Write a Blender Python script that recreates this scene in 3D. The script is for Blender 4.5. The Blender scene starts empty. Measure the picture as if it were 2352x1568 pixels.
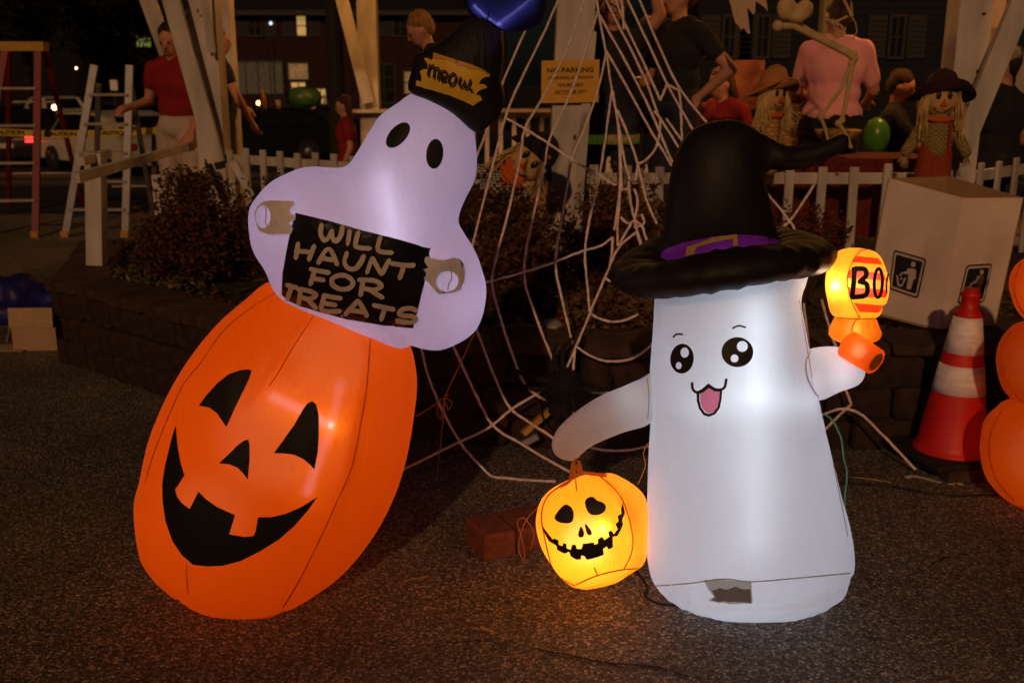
import bpy, bmesh, math, random
import numpy as np
from mathutils import Vector, Matrix, noise
from mathutils.bvhtree import BVHTree
from mathutils.geometry import delaunay_2d_cdt
random.seed(7); np.random.seed(7)
R = math.radians
SC = bpy.context.scene
COL = SC.collection
# ------------------------------------------------------------------ camera
CAMZ, PITCH, FPX, CXP, CYP = 1.5, R(14.36), 2400.0, 1176.0, 784.0
cam = bpy.data.cameras.new('camera'); CAM = bpy.data.objects.new('camera', cam); COL.objects.link(CAM)
CAM.location = (0, 0, CAMZ); CAM.rotation_euler = (R(90) - PITCH, 0, 0)
cam.sensor_width = 36; cam.lens = FPX / 2352 * 36; cam.clip_end = 500; cam.clip_start = .05
cam.dof.use_dof = True; cam.dof.focus_distance = 2.85; cam.dof.aperture_fstop = 4.5
SC.camera = CAM
# ------------------------------------------------------------------ night sky, lot floodlight, exposure
SUN_DIR = Vector((-.14, -.86, .37)).normalized()          # towards the light
w = bpy.data.worlds.new('World'); SC.world = w; w.use_nodes = True
nt = w.node_tree; bg = nt.nodes['Background']
sky = nt.nodes.new('ShaderNodeTexSky'); sky.sky_type = 'NISHITA'; sky.sun_disc = False
sky.sun_elevation = math.asin(SUN_DIR.z); sky.sun_rotation = math.atan2(SUN_DIR.x, SUN_DIR.y)
nt.links.new(sky.outputs[0], bg.inputs[0]); bg.inputs[1].default_value = .0007
sl = bpy.data.lights.new('lot_light', 'SUN'); sl.energy = .86; sl.angle = R(1.2); sl.color = (1, .52, .25)
SUN = bpy.data.objects.new('lot_light', sl); COL.objects.link(SUN)
SUN.rotation_euler = SUN_DIR.to_track_quat('Z', 'Y').to_euler(); SUN.location = (6, -6, 6)
SC.view_settings.view_transform = 'Standard'; SC.view_settings.look = 'None'
SC.view_settings.exposure = 0; SC.view_settings.gamma = 1
SC.render.engine = 'CYCLES'
cy = SC.cycles
cy.max_bounces = 7; cy.diffuse_bounces = 4; cy.glossy_bounces = 3; cy.transmission_bounces = 5; cy.transparent_max_bounces = 8
cy.sample_clamp_indirect = 4; cy.use_denoising = True; cy.caustics_reflective = False; cy.caustics_refractive = False
try: cy.use_light_tree = True
except Exception: pass
# ------------------------------------------------------------------ pixel -> place (a pixel is a direction, depth comes from what it touches)
ORI = Vector((0, 0, CAMZ)); FW = Vector((0, math.cos(PITCH), -math.sin(PITCH))); UPV = Vector((0, math.sin(PITCH), math.cos(PITCH)))
def ray(p): return Vector((1, 0, 0)) * ((p[0] - CXP) / FPX) + UPV * ((CYP - p[1]) / FPX) + FW
def atY(p, Y): d = ray(p); return ORI + d * (Y / d.y)
def atZ(p, z=0): d = ray(p); return ORI + d * ((z - CAMZ) / d.z)
def atPlane(p, y0, k):                                      # on the leaning plane Y = y0 + k z
    d = ray(p); t = (y0 + k * CAMZ) / (d.y - k * d.z); return ORI + d * t
def crop(x0, y0, s):                                        # reader of coordinates taken from an enlarged part of the photograph
    return lambda *a: [((x0 + q[0] / s) / 1.08844, (y0 + q[1] / s) / 1.08844) for q in a]
C1 = crop(0, 0, 3.267); C2 = crop(320, 0, 3.267); C3 = crop(960, 0, 3.267); C4 = crop(1280, 0, 3.267); C5 = crop(1920, 0, 3.267)
C6 = crop(0, 400, 2.8); C7 = crop(1000, 400, 2.8); C8 = crop(1920, 400, 2.8)
B1 = crop(600, 200, 2.24); B2 = crop(320, 680, 1.7824); B3 = crop(1480, 280, 2.3053); B4 = crop(1320, 880, 2.24); B5 = crop(2100, 580, 2.178)
B6 = crop(980, 780, 2.45); B7 = crop(960, 0, 4.61); SCA = crop(1160, 300, 4.9)
def cr(pts, n=6, closed=False):                             # smooth curve through points
    P = [Vector(p) for p in pts]; m = len(P); out = []
    for i in range(m if closed else m - 1):
        if closed: a, b, c, d = P[i - 1], P[i], P[(i + 1) % m], P[(i + 2) % m]
        else: a, b, c, d = P[max(i - 1, 0)], P[i], P[i + 1], P[min(i + 2, m - 1)]
        for k in range(n):
            t = k / n
            out.append(.5 * ((2 * b) + (c - a) * t + (2 * a - 5 * b + 4 * c - d) * t * t + (3 * b - a - 3 * c + d) * t ** 3))
    if not closed: out.append(P[-1])
    return out
# ------------------------------------------------------------------ materials
MATS = {}
def M(name, col, rough=.7, var=.15, scale=12, bump=0, bscale=60, metal=0, spec=.4, emit=None, es=0, stretch=(1, 1, 1), col2=None):
    if name in MATS: return MATS[name]
    m = bpy.data.materials.new(name); m.use_nodes = True; t = m.node_tree; b = t.nodes['Principled BSDF']; N = t.nodes.new; L = t.links.new
    tc = N('ShaderNodeTexCoord'); mp = N('ShaderNodeMapping'); mp.inputs['Scale'].default_value = stretch; L(tc.outputs['Object'], mp.inputs[0])
    no = N('ShaderNodeTexNoise'); no.inputs['Scale'].default_value = scale; no.inputs['Detail'].default_value = 6; L(mp.outputs[0], no.inputs['Vector'])
    rp = N('ShaderNodeValToRGB'); rp.color_ramp.elements[0].position = .3; rp.color_ramp.elements[1].position = .7
    c2 = col2 or [min(1, c * (1 + var)) for c in col]
    rp.color_ramp.elements[0].color = (*[c * (1 - var) for c in col], 1); rp.color_ramp.elements[1].color = (*c2, 1)
    L(no.outputs[0], rp.inputs[0]); L(rp.outputs[0], b.inputs['Base Color'])
    b.inputs['Roughness'].default_value = rough; b.inputs['Metallic'].default_value = metal; b.inputs['Specular IOR Level'].default_value = spec
    if bump:
        n2 = N('ShaderNodeTexNoise'); n2.inputs['Scale'].default_value = bscale; n2.inputs['Detail'].default_value = 4; L(mp.outputs[0], n2.inputs['Vector'])
        bp = N('ShaderNodeBump'); bp.inputs['Strength'].default_value = bump; bp.inputs['Distance'].default_value = .01
        L(n2.outputs[0], bp.inputs['Height']); L(bp.outputs[0], b.inputs['Normal'])
    if emit: b.inputs['Emission Color'].default_value = (*emit, 1); b.inputs['Emission Strength'].default_value = es
    MATS[name] = m; return m
def FAB(name, col, trans=.5, rough=.45, hot=.05, wr=.35, spec=.35, tcol=None):   # thin nylon: part of the light goes through
    if name in MATS: return MATS[name]
    m = bpy.data.materials.new(name); m.use_nodes = True; t = m.node_tree; b = t.nodes['Principled BSDF']; N = t.nodes.new; L = t.links.new
    tc = N('ShaderNodeTexCoord')
    mp = N('ShaderNodeMapping'); mp.inputs['Scale'].default_value = (1, 1, .35); L(tc.outputs['Object'], mp.inputs[0])
    n1 = N('ShaderNodeTexNoise'); n1.inputs['Scale'].default_value = 9; n1.inputs['Detail'].default_value = 5; n1.inputs['Distortion'].default_value = 1.2; L(mp.outputs[0], n1.inputs['Vector'])
    n2 = N('ShaderNodeTexNoise'); n2.inputs['Scale'].default_value = 650; L(tc.outputs['Object'], n2.inputs['Vector'])
    n3 = N('ShaderNodeTexNoise'); n3.inputs['Scale'].default_value = 42; n3.inputs['Detail'].default_value = 3; n3.inputs['Distortion'].default_value = .8
    m3 = N('ShaderNodeMapping'); m3.inputs['Scale'].default_value = (1.6, 1.6, .3); L(tc.outputs['Object'], m3.inputs[0]); L(m3.outputs[0], n3.inputs['Vector'])
    ma = N('ShaderNodeMath'); ma.operation = 'MULTIPLY_ADD'; ma.inputs[1].default_value = .3; L(n3.outputs[0], ma.inputs[0]); L(n1.outputs[0], ma.inputs[2])
    m2 = N('ShaderNodeMath'); m2.operation = 'MULTIPLY_ADD'; m2.inputs[1].default_value = .05; L(n2.outputs[0], m2.inputs[0]); L(ma.outputs[0], m2.inputs[2])
    bp = N('ShaderNodeBump'); bp.inputs['Strength'].default_value = wr; bp.inputs['Distance'].default_value = .03; L(m2.outputs[0], bp.inputs['Height'])
    rp = N('ShaderNodeValToRGB'); rp.color_ramp.elements[0].position = .25; rp.color_ramp.elements[1].position = .8
    rp.color_ramp.elements[0].color = (*[c * .93 for c in col], 1); rp.color_ramp.elements[1].color = (*[min(1, c * 1.04) for c in col], 1)
    L(n1.outputs[0], rp.inputs[0]); L(rp.outputs[0], b.inputs['Base Color']); L(bp.outputs[0], b.inputs['Normal'])
    b.inputs['Roughness'].default_value = rough; b.inputs['Specular IOR Level'].default_value = spec
    tr = N('ShaderNodeBsdfTranslucent'); tr.inputs[0].default_value = (*(tcol or col), 1); L(bp.outputs[0], tr.inputs['Normal'])
    mx = N('ShaderNodeMixShader'); mx.inputs[0].default_value = trans; L(b.outputs[0], mx.inputs[1]); L(tr.outputs[0], mx.inputs[2])
    rf = N('ShaderNodeBsdfRefraction'); rf.inputs['IOR'].default_value = 1.3; rf.inputs['Roughness'].default_value = .75; rf.inputs[0].default_value = (.9, .88, 1, 1)
    m4 = N('ShaderNodeMixShader'); m4.inputs[0].default_value = hot; L(mx.outputs[0], m4.inputs[1]); L(rf.outputs[0], m4.inputs[2])
    L(m4.outputs[0], t.nodes['Material Output'].inputs[0]); MATS[name] = m; return m
# ------------------------------------------------------------------ objects
def tag(o, label=None, cat=None, group=None, kind=None):
    for k, v in (('label', label), ('category', cat), ('group', group), ('kind', kind)):
        if v: o[k] = v
    return o
def thing(name, loc, label, cat, group=None):
    o = bpy.data.objects.new(name, None); COL.objects.link(o); o.location = loc; o.empty_display_size = .1
    return tag(o, label, cat, group)
def adopt(o, parent):
    if parent is not None:
        o.parent = parent
        if parent.parent is None: o.matrix_parent_inverse = Matrix.Translation(-parent.location)
    return o
def mesh_obj(name, me, mat, parent=None, smooth=True):
    o = bpy.data.objects.new(name, me); COL.objects.link(o)
    if mat: me.materials.clear(); me.materials.append(mat)
    if smooth:
        me.polygons.foreach_set('use_smooth', [True] * len(me.polygons))
    me.update(); return adopt(o, parent)
class MB:
    def __init__(s): s.v = []; s.f = []
    def add(s, V, F):
        n = len(s.v); s.v += [tuple(v) for v in V]; s.f += [tuple(i + n for i in f) for f in F]; return s
    def box(s, c, size, rot=None, bev=0):
        x, y, z = [q / 2 for q in size]; Rm = rot or Matrix.Identity(3); c = Vector(c)
        if bev:
            V = []; F = []
            bm = bmesh.new(); bmesh.ops.create_cube(bm, size=1)
            for q in bm.verts: q.co = Vector((q.co.x * size[0], q.co.y * size[1], q.co.z * size[2]))
            bmesh.ops.bevel(bm, geom=bm.edges[:], offset=bev, segments=1, affect='EDGES'); bm.verts.ensure_lookup_table()
            V = [c + Rm @ q.co for q in bm.verts]; F = [[q.index for q in f.verts] for f in bm.faces]; bm.free(); return s.add(V, F)
        V = [c + Rm @ Vector((a * x, b * y, d * z)) for a in (-1, 1) for b in (-1, 1) for d in (-1, 1)]
        return s.add(V, [(0, 1, 3, 2), (4, 6, 7, 5), (0, 4, 5, 1), (2, 3, 7, 6), (0, 2, 6, 4), (1, 5, 7, 3)])
    def bar(s, a, b, wd, th, up=(0, 0, 1)):                 # a board from a to b; wd across, th thick
        a, b = Vector(a), Vector(b); d = (b - a); l = d.length; d.normalize(); u = Vector(up); x = d.cross(u)
        if x.length < 1e-3: x = Vector((1, 0, 0))
        x.normalize(); y = x.cross(d)
        return s.box((a + b) / 2, (wd, l, th), Matrix((x, d, y)).transposed())
    def tube(s, pts, r, n=8, cap=True):
        P = [Vector(p) for p in pts]; m = len(P); r = [r] * m if not hasattr(r, '__len__') else r
        V = []; F = []; x = None
        for i in range(m):
            t = (P[min(i + 1, m - 1)] - P[max(i - 1, 0)])
            t = t.normalized() if t.length > 1e-9 else Vector((0, 0, 1))
            if x is None: x = t.orthogonal().normalized()
            else:
                x = x - t * x.dot(t); x = x.normalized() if x.length > 1e-6 else t.orthogonal().normalized()
            y = t.cross(x)
            V += [P[i] + (x * math.cos(a) + y * math.sin(a)) * r[i] for a in (2 * math.pi * k / n for k in range(n))]
        for i in range(m - 1):
            for k in range(n):
                a, b = i * n + k, i * n + (k + 1) % n; F.append((a, b, b + n, a + n))
        if cap: F.append(tuple(range(n))[::-1]); F.append(tuple((m - 1) * n + k for k in range(n)))
        return s.add(V, F)
    def lathe(s, prof, c=(0, 0, 0), n=24, rot=None, sx=1, sy=1):
        c = Vector(c); Rm = rot or Matrix.Identity(3); V = []; F = []
        for r, z in prof: V += [c + Rm @ Vector((r * sx * math.cos(2 * math.pi * k / n), r * sy * math.sin(2 * math.pi * k / n), z)) for k in range(n)]
        for i in range(len(prof) - 1):
            for k in range(n): a, b = i * n + k, i * n + (k + 1) % n; F.append((a, b, b + n, a + n))
        F.append(tuple(range(n))[::-1]); F.append(tuple((len(prof) - 1) * n + k for k in range(n)))
        return s.add(V, F)
    def ell(s, c, rad, rot=None, n=14):
        if not hasattr(rad, '__len__'): rad = (rad,) * 3
        m = max(6, n // 2 + 1); V = []; F = []; c = Vector(c); Rm = rot or Matrix.Identity(3)
        for i in range(m + 1):
            a = math.pi * (i + .02 if i == 0 else i - .02 if i == m else i) / m
            for k in range(n):
                b = 2 * math.pi * k / n; V.append(c + Rm @ Vector((rad[0] * math.sin(a) * math.cos(b), rad[1] * math.sin(a) * math.sin(b), rad[2] * math.cos(a))))
        for i in range(m):
            for k in range(n): a, b = i * n + k, i * n + (k + 1) % n; F.append((a, a + n, b + n, b))
        F.append(tuple(range(n))); F.append(tuple(m * n + k for k in range(n))[::-1])
        return s.add(V, F)
    def cap(s, a, b, ra, rb, n=12):                          # tapered limb with round ends
        a, b = Vector(a), Vector(b); d = (b - a).normalized() if (b - a).length > 1e-6 else Vector((0, 0, 1)); P = []; r = []
        for q in (-.98, -.8, -.45, 0): P.append(a + d * ra * q); r.append(ra * math.sqrt(max(0, 1 - q * q)))
        for q in (0, .45, .8, .98): P.append(b + d * rb * q); r.append(rb * math.sqrt(max(0, 1 - q * q)))
        return s.tube(P, r, n)
    def prism(s, poly, th):                                   # 3-D outline (planar) extruded by vector th
        P = [Vector(p) for p in poly]; th = Vector(th); n = len(P)
        F = [tuple(range(n)), tuple(range(2 * n - 1, n - 1, -1))] + [(i, n + i, n + (i + 1) % n, (i + 1) % n) for i in range(n)]
        return s.add(P + [p + th for p in P], F)
    def mesh(s, name='m'):
        me = bpy.data.meshes.new(name); me.from_pydata(s.v, [], s.f); me.validate(); return me
    def build(s, name, mat, parent=None, smooth=False, fix=True):
        me = s.mesh(name)
        if fix:
            bm = bmesh.new(); bm.from_mesh(me); bmesh.ops.recalc_face_normals(bm, faces=bm.faces[:]); bm.to_mesh(me); bm.free()
        return mesh_obj(name, me, mat, parent, smooth)
    def remesh(s, name, mat, parent=None, vox=.014, it=3, fold=0, fs=(9, 9, 4)):    # all pieces melted into one continuous surface
        o = bpy.data.objects.new(name, s.mesh(name)); COL.objects.link(o)
        a = o.modifiers.new('r', 'REMESH'); a.mode = 'VOXEL'; a.voxel_size = vox
        b = o.modifiers.new('s', 'SMOOTH'); b.iterations = it; b.factor = .5
        dg = bpy.context.evaluated_depsgraph_get(); me = bpy.data.meshes.new_from_object(o.evaluated_get(dg))
        old = o.data; bpy.data.objects.remove(o); bpy.data.meshes.remove(old)
        if fold:
            nr = [v.normal.copy() for v in me.vertices]
            for v, n_ in zip(me.vertices, nr): v.co = v.co + n_ * fold * (noise.noise(Vector((v.co.x * fs[0], v.co.y * fs[1], v.co.z * fs[2]))) + .5 * noise.noise(Vector((v.co.x * fs[0] * 2.3 + v.co.z * fs[2], v.co.y * fs[1] * 2.3, v.co.z * fs[2] * 2.1 + 5))))
        return mesh_obj(name, me, mat, parent, True)
def copy_tree(o, parent=None):
    c = o.copy(); COL.objects.link(c)
    if parent is not None: c.parent = parent
    for ch in o.children: copy_tree(ch, c)
    return c
def lamp(name, kind, loc, e, col, size=.02, parent=None, aim=None, size_y=None):
    l = bpy.data.lights.new(name, kind); l.energy = e; l.color = col
    if kind == 'AREA':
        l.shape = 'RECTANGLE'; l.size = size; l.size_y = size_y or size
    else: l.shadow_soft_size = size
    o = bpy.data.objects.new(name, l); COL.objects.link(o); o.location = loc
    if aim is not None: o.rotation_euler = (Vector(aim) - Vector(loc)).to_track_quat('-Z', 'Y').to_euler()
    return adopt(o, parent)
def text_mesh(txt, size, extrude=.0005, bold=0):
    c = bpy.data.curves.new('t', 'FONT'); c.body = txt; c.size = size; c.align_x = 'CENTER'; c.align_y = 'CENTER'; c.extrude = extrude; c.offset = bold; c.resolution_u = 3
    o = bpy.data.objects.new('t', c); COL.objects.link(o); dg = bpy.context.evaluated_depsgraph_get()
    me = bpy.data.meshes.new_from_object(o.evaluated_get(dg)); bpy.data.objects.remove(o); bpy.data.curves.remove(c); return me
# ------------------------------------------------------------------ inflated bodies
def inside(P, poly):
    x, z = P[:, 0], P[:, 1]; ins = np.zeros(len(P), bool); A = poly; B = np.roll(poly, -1, 0)
    for a, b in zip(A, B):
        if a[1] == b[1]: continue
        c = ((a[1] > z) != (b[1] > z)) & (x < (b[0] - a[0]) * (z - a[1]) / (b[1] - a[1]) + a[0]); ins ^= c
    return ins
def dist(P, poly):
    A = poly; d = np.full(len(P), 1e9); D = np.roll(poly, -1, 0) - A
    for a, e in zip(A, D):
        q = P - a; t = np.clip((q @ e) / max(e @ e, 1e-12), 0, 1); d = np.minimum(d, np.hypot(*(q - t[:, None] * e).T))
    return d
def resample(poly, ds):
    Q = np.vstack([poly, poly[:1]]); L = np.r_[0, np.cumsum(np.hypot(*np.diff(Q, axis=0).T))]; n = max(12, int(L[-1] / ds)); t = np.linspace(0, L[-1], n, endpoint=False)
    return np.c_[np.interp(t, L, Q[:, 0]), np.interp(t, L, Q[:, 1])]
BVH = {}
def inflate(name, outline, Y0, k, mat, parent, ds=.02, zmin=None, seams=(), wob=.012, smooth=5, lean=0, edge=.0, paint=(), puck=0):
    px = [q for q in (cr([Vector((*p, 0)) for p in outline], smooth, True) if smooth else [Vector((*p, 0)) for p in outline])]
    P3 = [atPlane(p, Y0, lean) if lean else atY(p, Y0) for p in px]; poly = resample(np.array([(p.x, p.z) for p in P3]), ds)
    lo, hi = poly.min(0), poly.max(0); g = max(hi - lo) / 80; nx, nz = (np.ceil((hi - lo) / g) + 5).astype(int); o = lo - 2 * g
    X, Z = np.meshgrid(o[0] + g * np.arange(nx), o[1] + g * np.arange(nz), indexing='ij'); G = np.c_[X.ravel(), Z.ravel()]
    ins = inside(G, poly).reshape(nx, nz); d = dist(G, poly).reshape(nx, nz); u = np.zeros((nx, nz)); w_ = 1.91
    ii, jj = np.meshgrid(range(nx), range(nz), indexing='ij'); red = ins & ((ii + jj) % 2 == 0); blk = ins & ((ii + jj) % 2 == 1)
    for it in range(300):
        for msk in (red, blk):
            s = np.zeros_like(u); s[1:-1, 1:-1] = (u[2:, 1:-1] + u[:-2, 1:-1] + u[1:-1, 2:] + u[1:-1, :-2] + g * g) / 4
            u[msk] += w_ * (s[msk] - u[msk])
    ok = ins & (d > 1.2 * g); q = np.where(ok, u / np.maximum(d, 1e-9), 0); wt = ok.astype(float)
    for it in range(8):
        nb = np.zeros_like(q); nw = np.zeros_like(q)
        for dx, dz in ((1, 0), (-1, 0), (0, 1), (0, -1)): nb += np.roll(q * wt, (dx, dz), (0, 1)); nw += np.roll(wt, (dx, dz), (0, 1))
        fill = (wt == 0) & (nw > 0); q[fill] = (nb / np.maximum(nw, 1e-9))[fill]; wt[fill] = 1
    T = np.roll(poly, -1, 0) - np.roll(poly, 1, 0); T /= np.hypot(*T.T)[:, None]; Nn = np.c_[-T[:, 1], T[:, 0]]
    if not inside(poly[:1] + Nn[:1] * ds * .2, poly)[0]: Nn = -Nn
    pts = []
    for f in (.12, .4, .9, 1.7):
        c = poly + Nn * f * ds; dd = dist(c, poly); m = inside(c, poly) & (dd > .8 * f * ds); pts.append(c[m])
    gx = np.arange(lo[0], hi[0], ds * 1.15); gz = np.arange(lo[1], hi[1], ds * 1.0)
    A, Bz = np.meshgrid(gx, gz, indexing='ij'); A = A + (np.arange(len(gz)) % 2)[None, :] * ds * .57; c = np.c_[A.ravel(), Bz.ravel()]; c = c[inside(c, poly)]; c = c[dist(c, poly) > 2.3 * ds]
    pts = np.vstack(pts + [c]); nb = len(poly)
    def field(V):
        dd = dist(V, poly); dd[dd < 1e-4] = 0; fi = np.clip((V - o) / g, 0, [nx - 2, nz - 2]); i0 = fi.astype(int); fr = fi - i0
        return dd,  (q[i0[:, 0], i0[:, 1]] * (1 - fr[:, 0]) * (1 - fr[:, 1]) + q[i0[:, 0] + 1, i0[:, 1]] * fr[:, 0] * (1 - fr[:, 1]) + q[i0[:, 0], i0[:, 1] + 1] * (1 - fr[:, 0]) * fr[:, 1] + q[i0[:, 0] + 1, i0[:, 1] + 1] * fr[:, 0] * fr[:, 1])
    pcs = []; ped = []; allp = [poly, pts]; nn = nb + len(pts)
    for pol, pm in paint:                                     # printed / sewn-in panels cut into the skin
        pp = np.array([(p[0], p[1]) for p in (resample(np.array(pol), 6))]); Y = np.full(len(pp), Y0 * 1.0)
        for it in range(4):
            w3 = [atY(p, y) for p, y in zip(pp, Y)]; xz = np.array([(p.x, p.z) for p in w3]); d_, q_ = field(xz); Y = Y0 - k * np.sqrt(np.maximum(2 * q_ * d_, 0))
        pcs.append((xz, pm)); allp.append(xz); ped += [(nn + i, nn + (i + 1) % len(xz)) for i in range(len(xz))]; nn += len(xz)
    if pcs:
        keep = np.ones(len(pts), bool)
        for xz, pm in pcs: keep &= dist(pts, xz) > ds * .3
        allp[1] = pts[keep]; sh = len(pts) - keep.sum(); ped = [(a - sh, b - sh) for a, b in ped]
    vo, eo, fo, *_ = delaunay_2d_cdt([Vector(p) for p in np.vstack(allp)], [(i, (i + 1) % nb) for i in range(nb)] + ped, [], 1, 1e-5)
    V = np.array([(v.x, v.y) for v in vo]); dd, qq = field(V)
    h = k * np.sqrt(np.maximum(2 * qq * dd, 0)) + np.minimum(dd * 4, edge)
    h *= np.array([1 + wob * 2 * noise.noise(Vector((v[0] * 7, v[1] * 5, 3.3))) + wob * noise.noise(Vector((v[0] * 24, v[1] * 9, 9.1))) for v in V])
    for line, dep, wid, *ex in seams:                              # sewn seams pull the skin in
        L3 = [atPlane(p, Y0, lean) if lean else atY(p, Y0) for p in cr([Vector((*p, 0)) for p in line], 6)]; pl = np.array([(p.x, p.z) for p in L3]); ds_ = np.full(len(V), 1e9); al_ = np.zeros(len(V)); acc = 0
        for a, b in zip(pl[:-1], pl[1:]):
            e = b - a; r = V - a; t = np.clip((r @ e) / max(e @ e, 1e-12), 0, 1); dn = np.hypot(*(r - t[:, None] * e).T); le = np.hypot(*e); al_ = np.where(dn < ds_, acc + t * le, al_); ds_ = np.minimum(ds_, dn); acc += le
        pk_, pw_ = ex or (puck, .045)
        if pk_: h = h + pk_ * np.exp(-(ds_ / pw_) ** 2) * np.minimum(1, h / .05) * np.sin(al_ * 185 + 2.2 * np.sin(al_ * 31) + ds_ * 20) * (.45 + .55 * np.sin(al_ * 13 + 1))
        h = np.where(dd > 0, np.maximum(h - dep * np.exp(-(ds_ / wid) ** 2) * np.minimum(1, h / .05), 0), 0)
    YC = Y0 + lean * V[:, 1]; n = len(V); bidx = dd == 0; back = np.arange(n); back[~bidx] = n + np.arange((~bidx).sum())
    verts = [Vector((V[i, 0], YC[i] - h[i], V[i, 1])) for i in range(n)] + [Vector((V[i, 0], YC[i] + h[i], V[i, 1])) for i in range(n) if not bidx[i]]
    if zmin is not None:
        for i, v in enumerate(verts):
            if v.z < zmin:
                t = (CAMZ - zmin) / (CAMZ - v.z); verts[i] = ORI + (v - ORI) * t
    F = []; MI = []; CE = V[np.array([list(f)[:3] for f in fo])].mean(1); INN = inside(CE, poly); MJ = np.zeros(len(CE), int)
    for j, (xz, pm) in enumerate(pcs): MJ[inside(CE, xz)] = j + 1
    for fi_, f in enumerate(fo):
        if not INN[fi_]: continue
        mi = int(MJ[fi_])
        a, b, c3 = f
        if (V[b][0] - V[a][0]) * (V[c3][1] - V[a][1]) - (V[b][1] - V[a][1]) * (V[c3][0] - V[a][0]) < 0: f = (a, c3, b)
        F.append(tuple(f)); F.append(tuple(int(back[i]) for i in reversed(f))); MI += [mi, 0]
    me = bpy.data.meshes.new(name); me.from_pydata(verts, [], F)
    ob = mesh_obj(name, me, mat, parent, True)
    for xz, pm in pcs: me.materials.append(pm)
    if pcs: me.polygons.foreach_set('material_index', MI)
    BVH[ob.name] = BVHTree.FromPolygons(verts, F); ob['key'] = ob.name; return ob
def tree_of(o):
    if o.name not in BVH:
        me = o.data; BVH[o.name] = BVHTree.FromPolygons([v.co for v in me.vertices], [tuple(p.vertices) for p in me.polygons])
    return BVH[o.name]
def land(p, trees, off):
    d = ray(p).normalized(); best = None
    for t in trees:
        loc, nor, i, ds_ = t.ray_cast(ORI, d, 30)
        if loc is not None and (best is None or ds_ < best[2]): best = (loc, nor, ds_)
    if best is None: return None
    n = best[1]; n = -n if n.dot(d) > 0 else n
    return best[0] + n * off - d * off * .5
def decal(name, outlines, on, mat, parent, off=.0022, ds=11, smooth=0):        # printed shape laid on a curved skin
    trees = [tree_of(o) for o in (on if isinstance(on, (list, tuple)) else [on])]
    polys = [resample(np.array([(p[0], p[1]) for p in (cr([Vector((*q, 0)) for q in ol], smooth, True) if smooth else [Vector((*q, 0)) for q in ol])]), ds * .6) if smooth else np.array([p for a, b in zip(ol, ol[1:] + ol[:1]) for p in [(a[0] + (b[0] - a[0]) * t, a[1] + (b[1] - a[1]) * t) for t in np.linspace(0, 1, max(2, int(math.hypot(b[0] - a[0], b[1] - a[1]) / (ds * .7)) + 1))[:-1]]]) for ol in outlines]
    pts = []; ed = []
    for p in polys: n = len(pts); pts += list(p); ed += [(n + i, n + (i + 1) % len(p)) for i in range(len(p))]
    lo, hi = polys[0].min(0), polys[0].max(0); A, Bz = np.meshgrid(np.arange(lo[0], hi[0], ds), np.arange(lo[1], hi[1], ds), indexing='ij'); c = np.c_[A.ravel(), Bz.ravel()]
    if len(c): 
        c = c[inside(c, polys[0])]
        for p in polys: 
            if len(c): c = c[dist(c, p) > ds * .4]
        pts += list(c)
    vo, eo, fo, *_ = delaunay_2d_cdt([Vector(p) for p in pts], ed, [], 0, 1e-4)
    V = np.array([(v.x, v.y) for v in vo]); H = [land(v, trees, off) for v in V]; F = []
    CE = V[np.array([list(f)[:3] for f in fo])].mean(1); OK_ = inside(CE, polys[0])
    for p in polys[1:]: OK_ &= ~inside(CE, p)
    for fi_, f in enumerate(fo):
        if not OK_[fi_]: continue
        if all(H[i] is not None for i in f): F.append(f)
    return finish_print(name, H, F, mat, parent)
def finish_print(name, H, F, mat, parent):
    used = sorted({i for f in F for i in f}); ix = {a: b for b, a in enumerate(used)}
    me = bpy.data.meshes.new(name); me.from_pydata([H[i] for i in used], [], [tuple(ix[i] for i in f) for f in F]); me.validate()
    return mesh_obj(name, me, mat, parent, True)
def strokes(name, lines, wd, on, mat, parent, off=.003, n=5):                     # brush lettering / sewn thread laid on a skin
    trees = [tree_of(o) for o in (on if isinstance(on, (list, tuple)) else [on])]; H = []; F = []
    for li, line in enumerate(lines):
        P = cr([Vector((*p, 0)) for p in line], n) if len(line) > 2 else [Vector((*line[0], 0)).lerp(Vector((*line[1], 0)), t / 6) for t in range(7)]
        of = off + li * .0005; m = len(P); rows = []
        d0 = (P[0] - P[1]).normalized(); d1 = (P[-1] - P[-2]).normalized()
        spine = [(P[0] + d0 * wd * .45, .35)] + [(p, 1) for p in P] + [(P[-1] + d1 * wd * .45, .35)]
        for i, (p, f) in enumerate(spine):
            a = spine[max(i - 1, 0)][0]; b = spine[min(i + 1, m + 1)][0]; t = (b - a).normalized(); nn = Vector((-t.y, t.x, 0)); row = []
            for s in (-1, 0, 1):
                H.append(land((p.x + nn.x * s * wd / 2 * f, p.y + nn.y * s * wd / 2 * f), trees, of)); row.append(len(H) - 1)
            rows.append(row)
        for a, b in zip(rows[:-1], rows[1:]):
            for k in (0, 1):
                f = (a[k], a[k + 1], b[k + 1], b[k])
                if all(H[i] is not None for i in f): F.append(f)
    return finish_print(name, H, F, mat, parent)
def behind(p, on, depth):                                  # a point just inside the skin
    d = ray(p).normalized(); loc, nor, i, t = tree_of(on).ray_cast(ORI, d, 30); return loc + d * depth
def chaikin(P, n=2):
    for _ in range(n): P = [P[0]] + [q for a, b in zip(P[:-1], P[1:]) for q in (a.lerp(b, .25), a.lerp(b, .75))] + [P[-1]]
    return P
def ellip(c, rx, ry, rot=0, n=28): return [(c[0] + rx * math.cos(a) * math.cos(rot) - ry * math.sin(a) * math.sin(rot), c[1] + rx * math.cos(a) * math.sin(rot) + ry * math.sin(a) * math.cos(rot)) for a in (2 * math.pi * k / n for k in range(n))]
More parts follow.
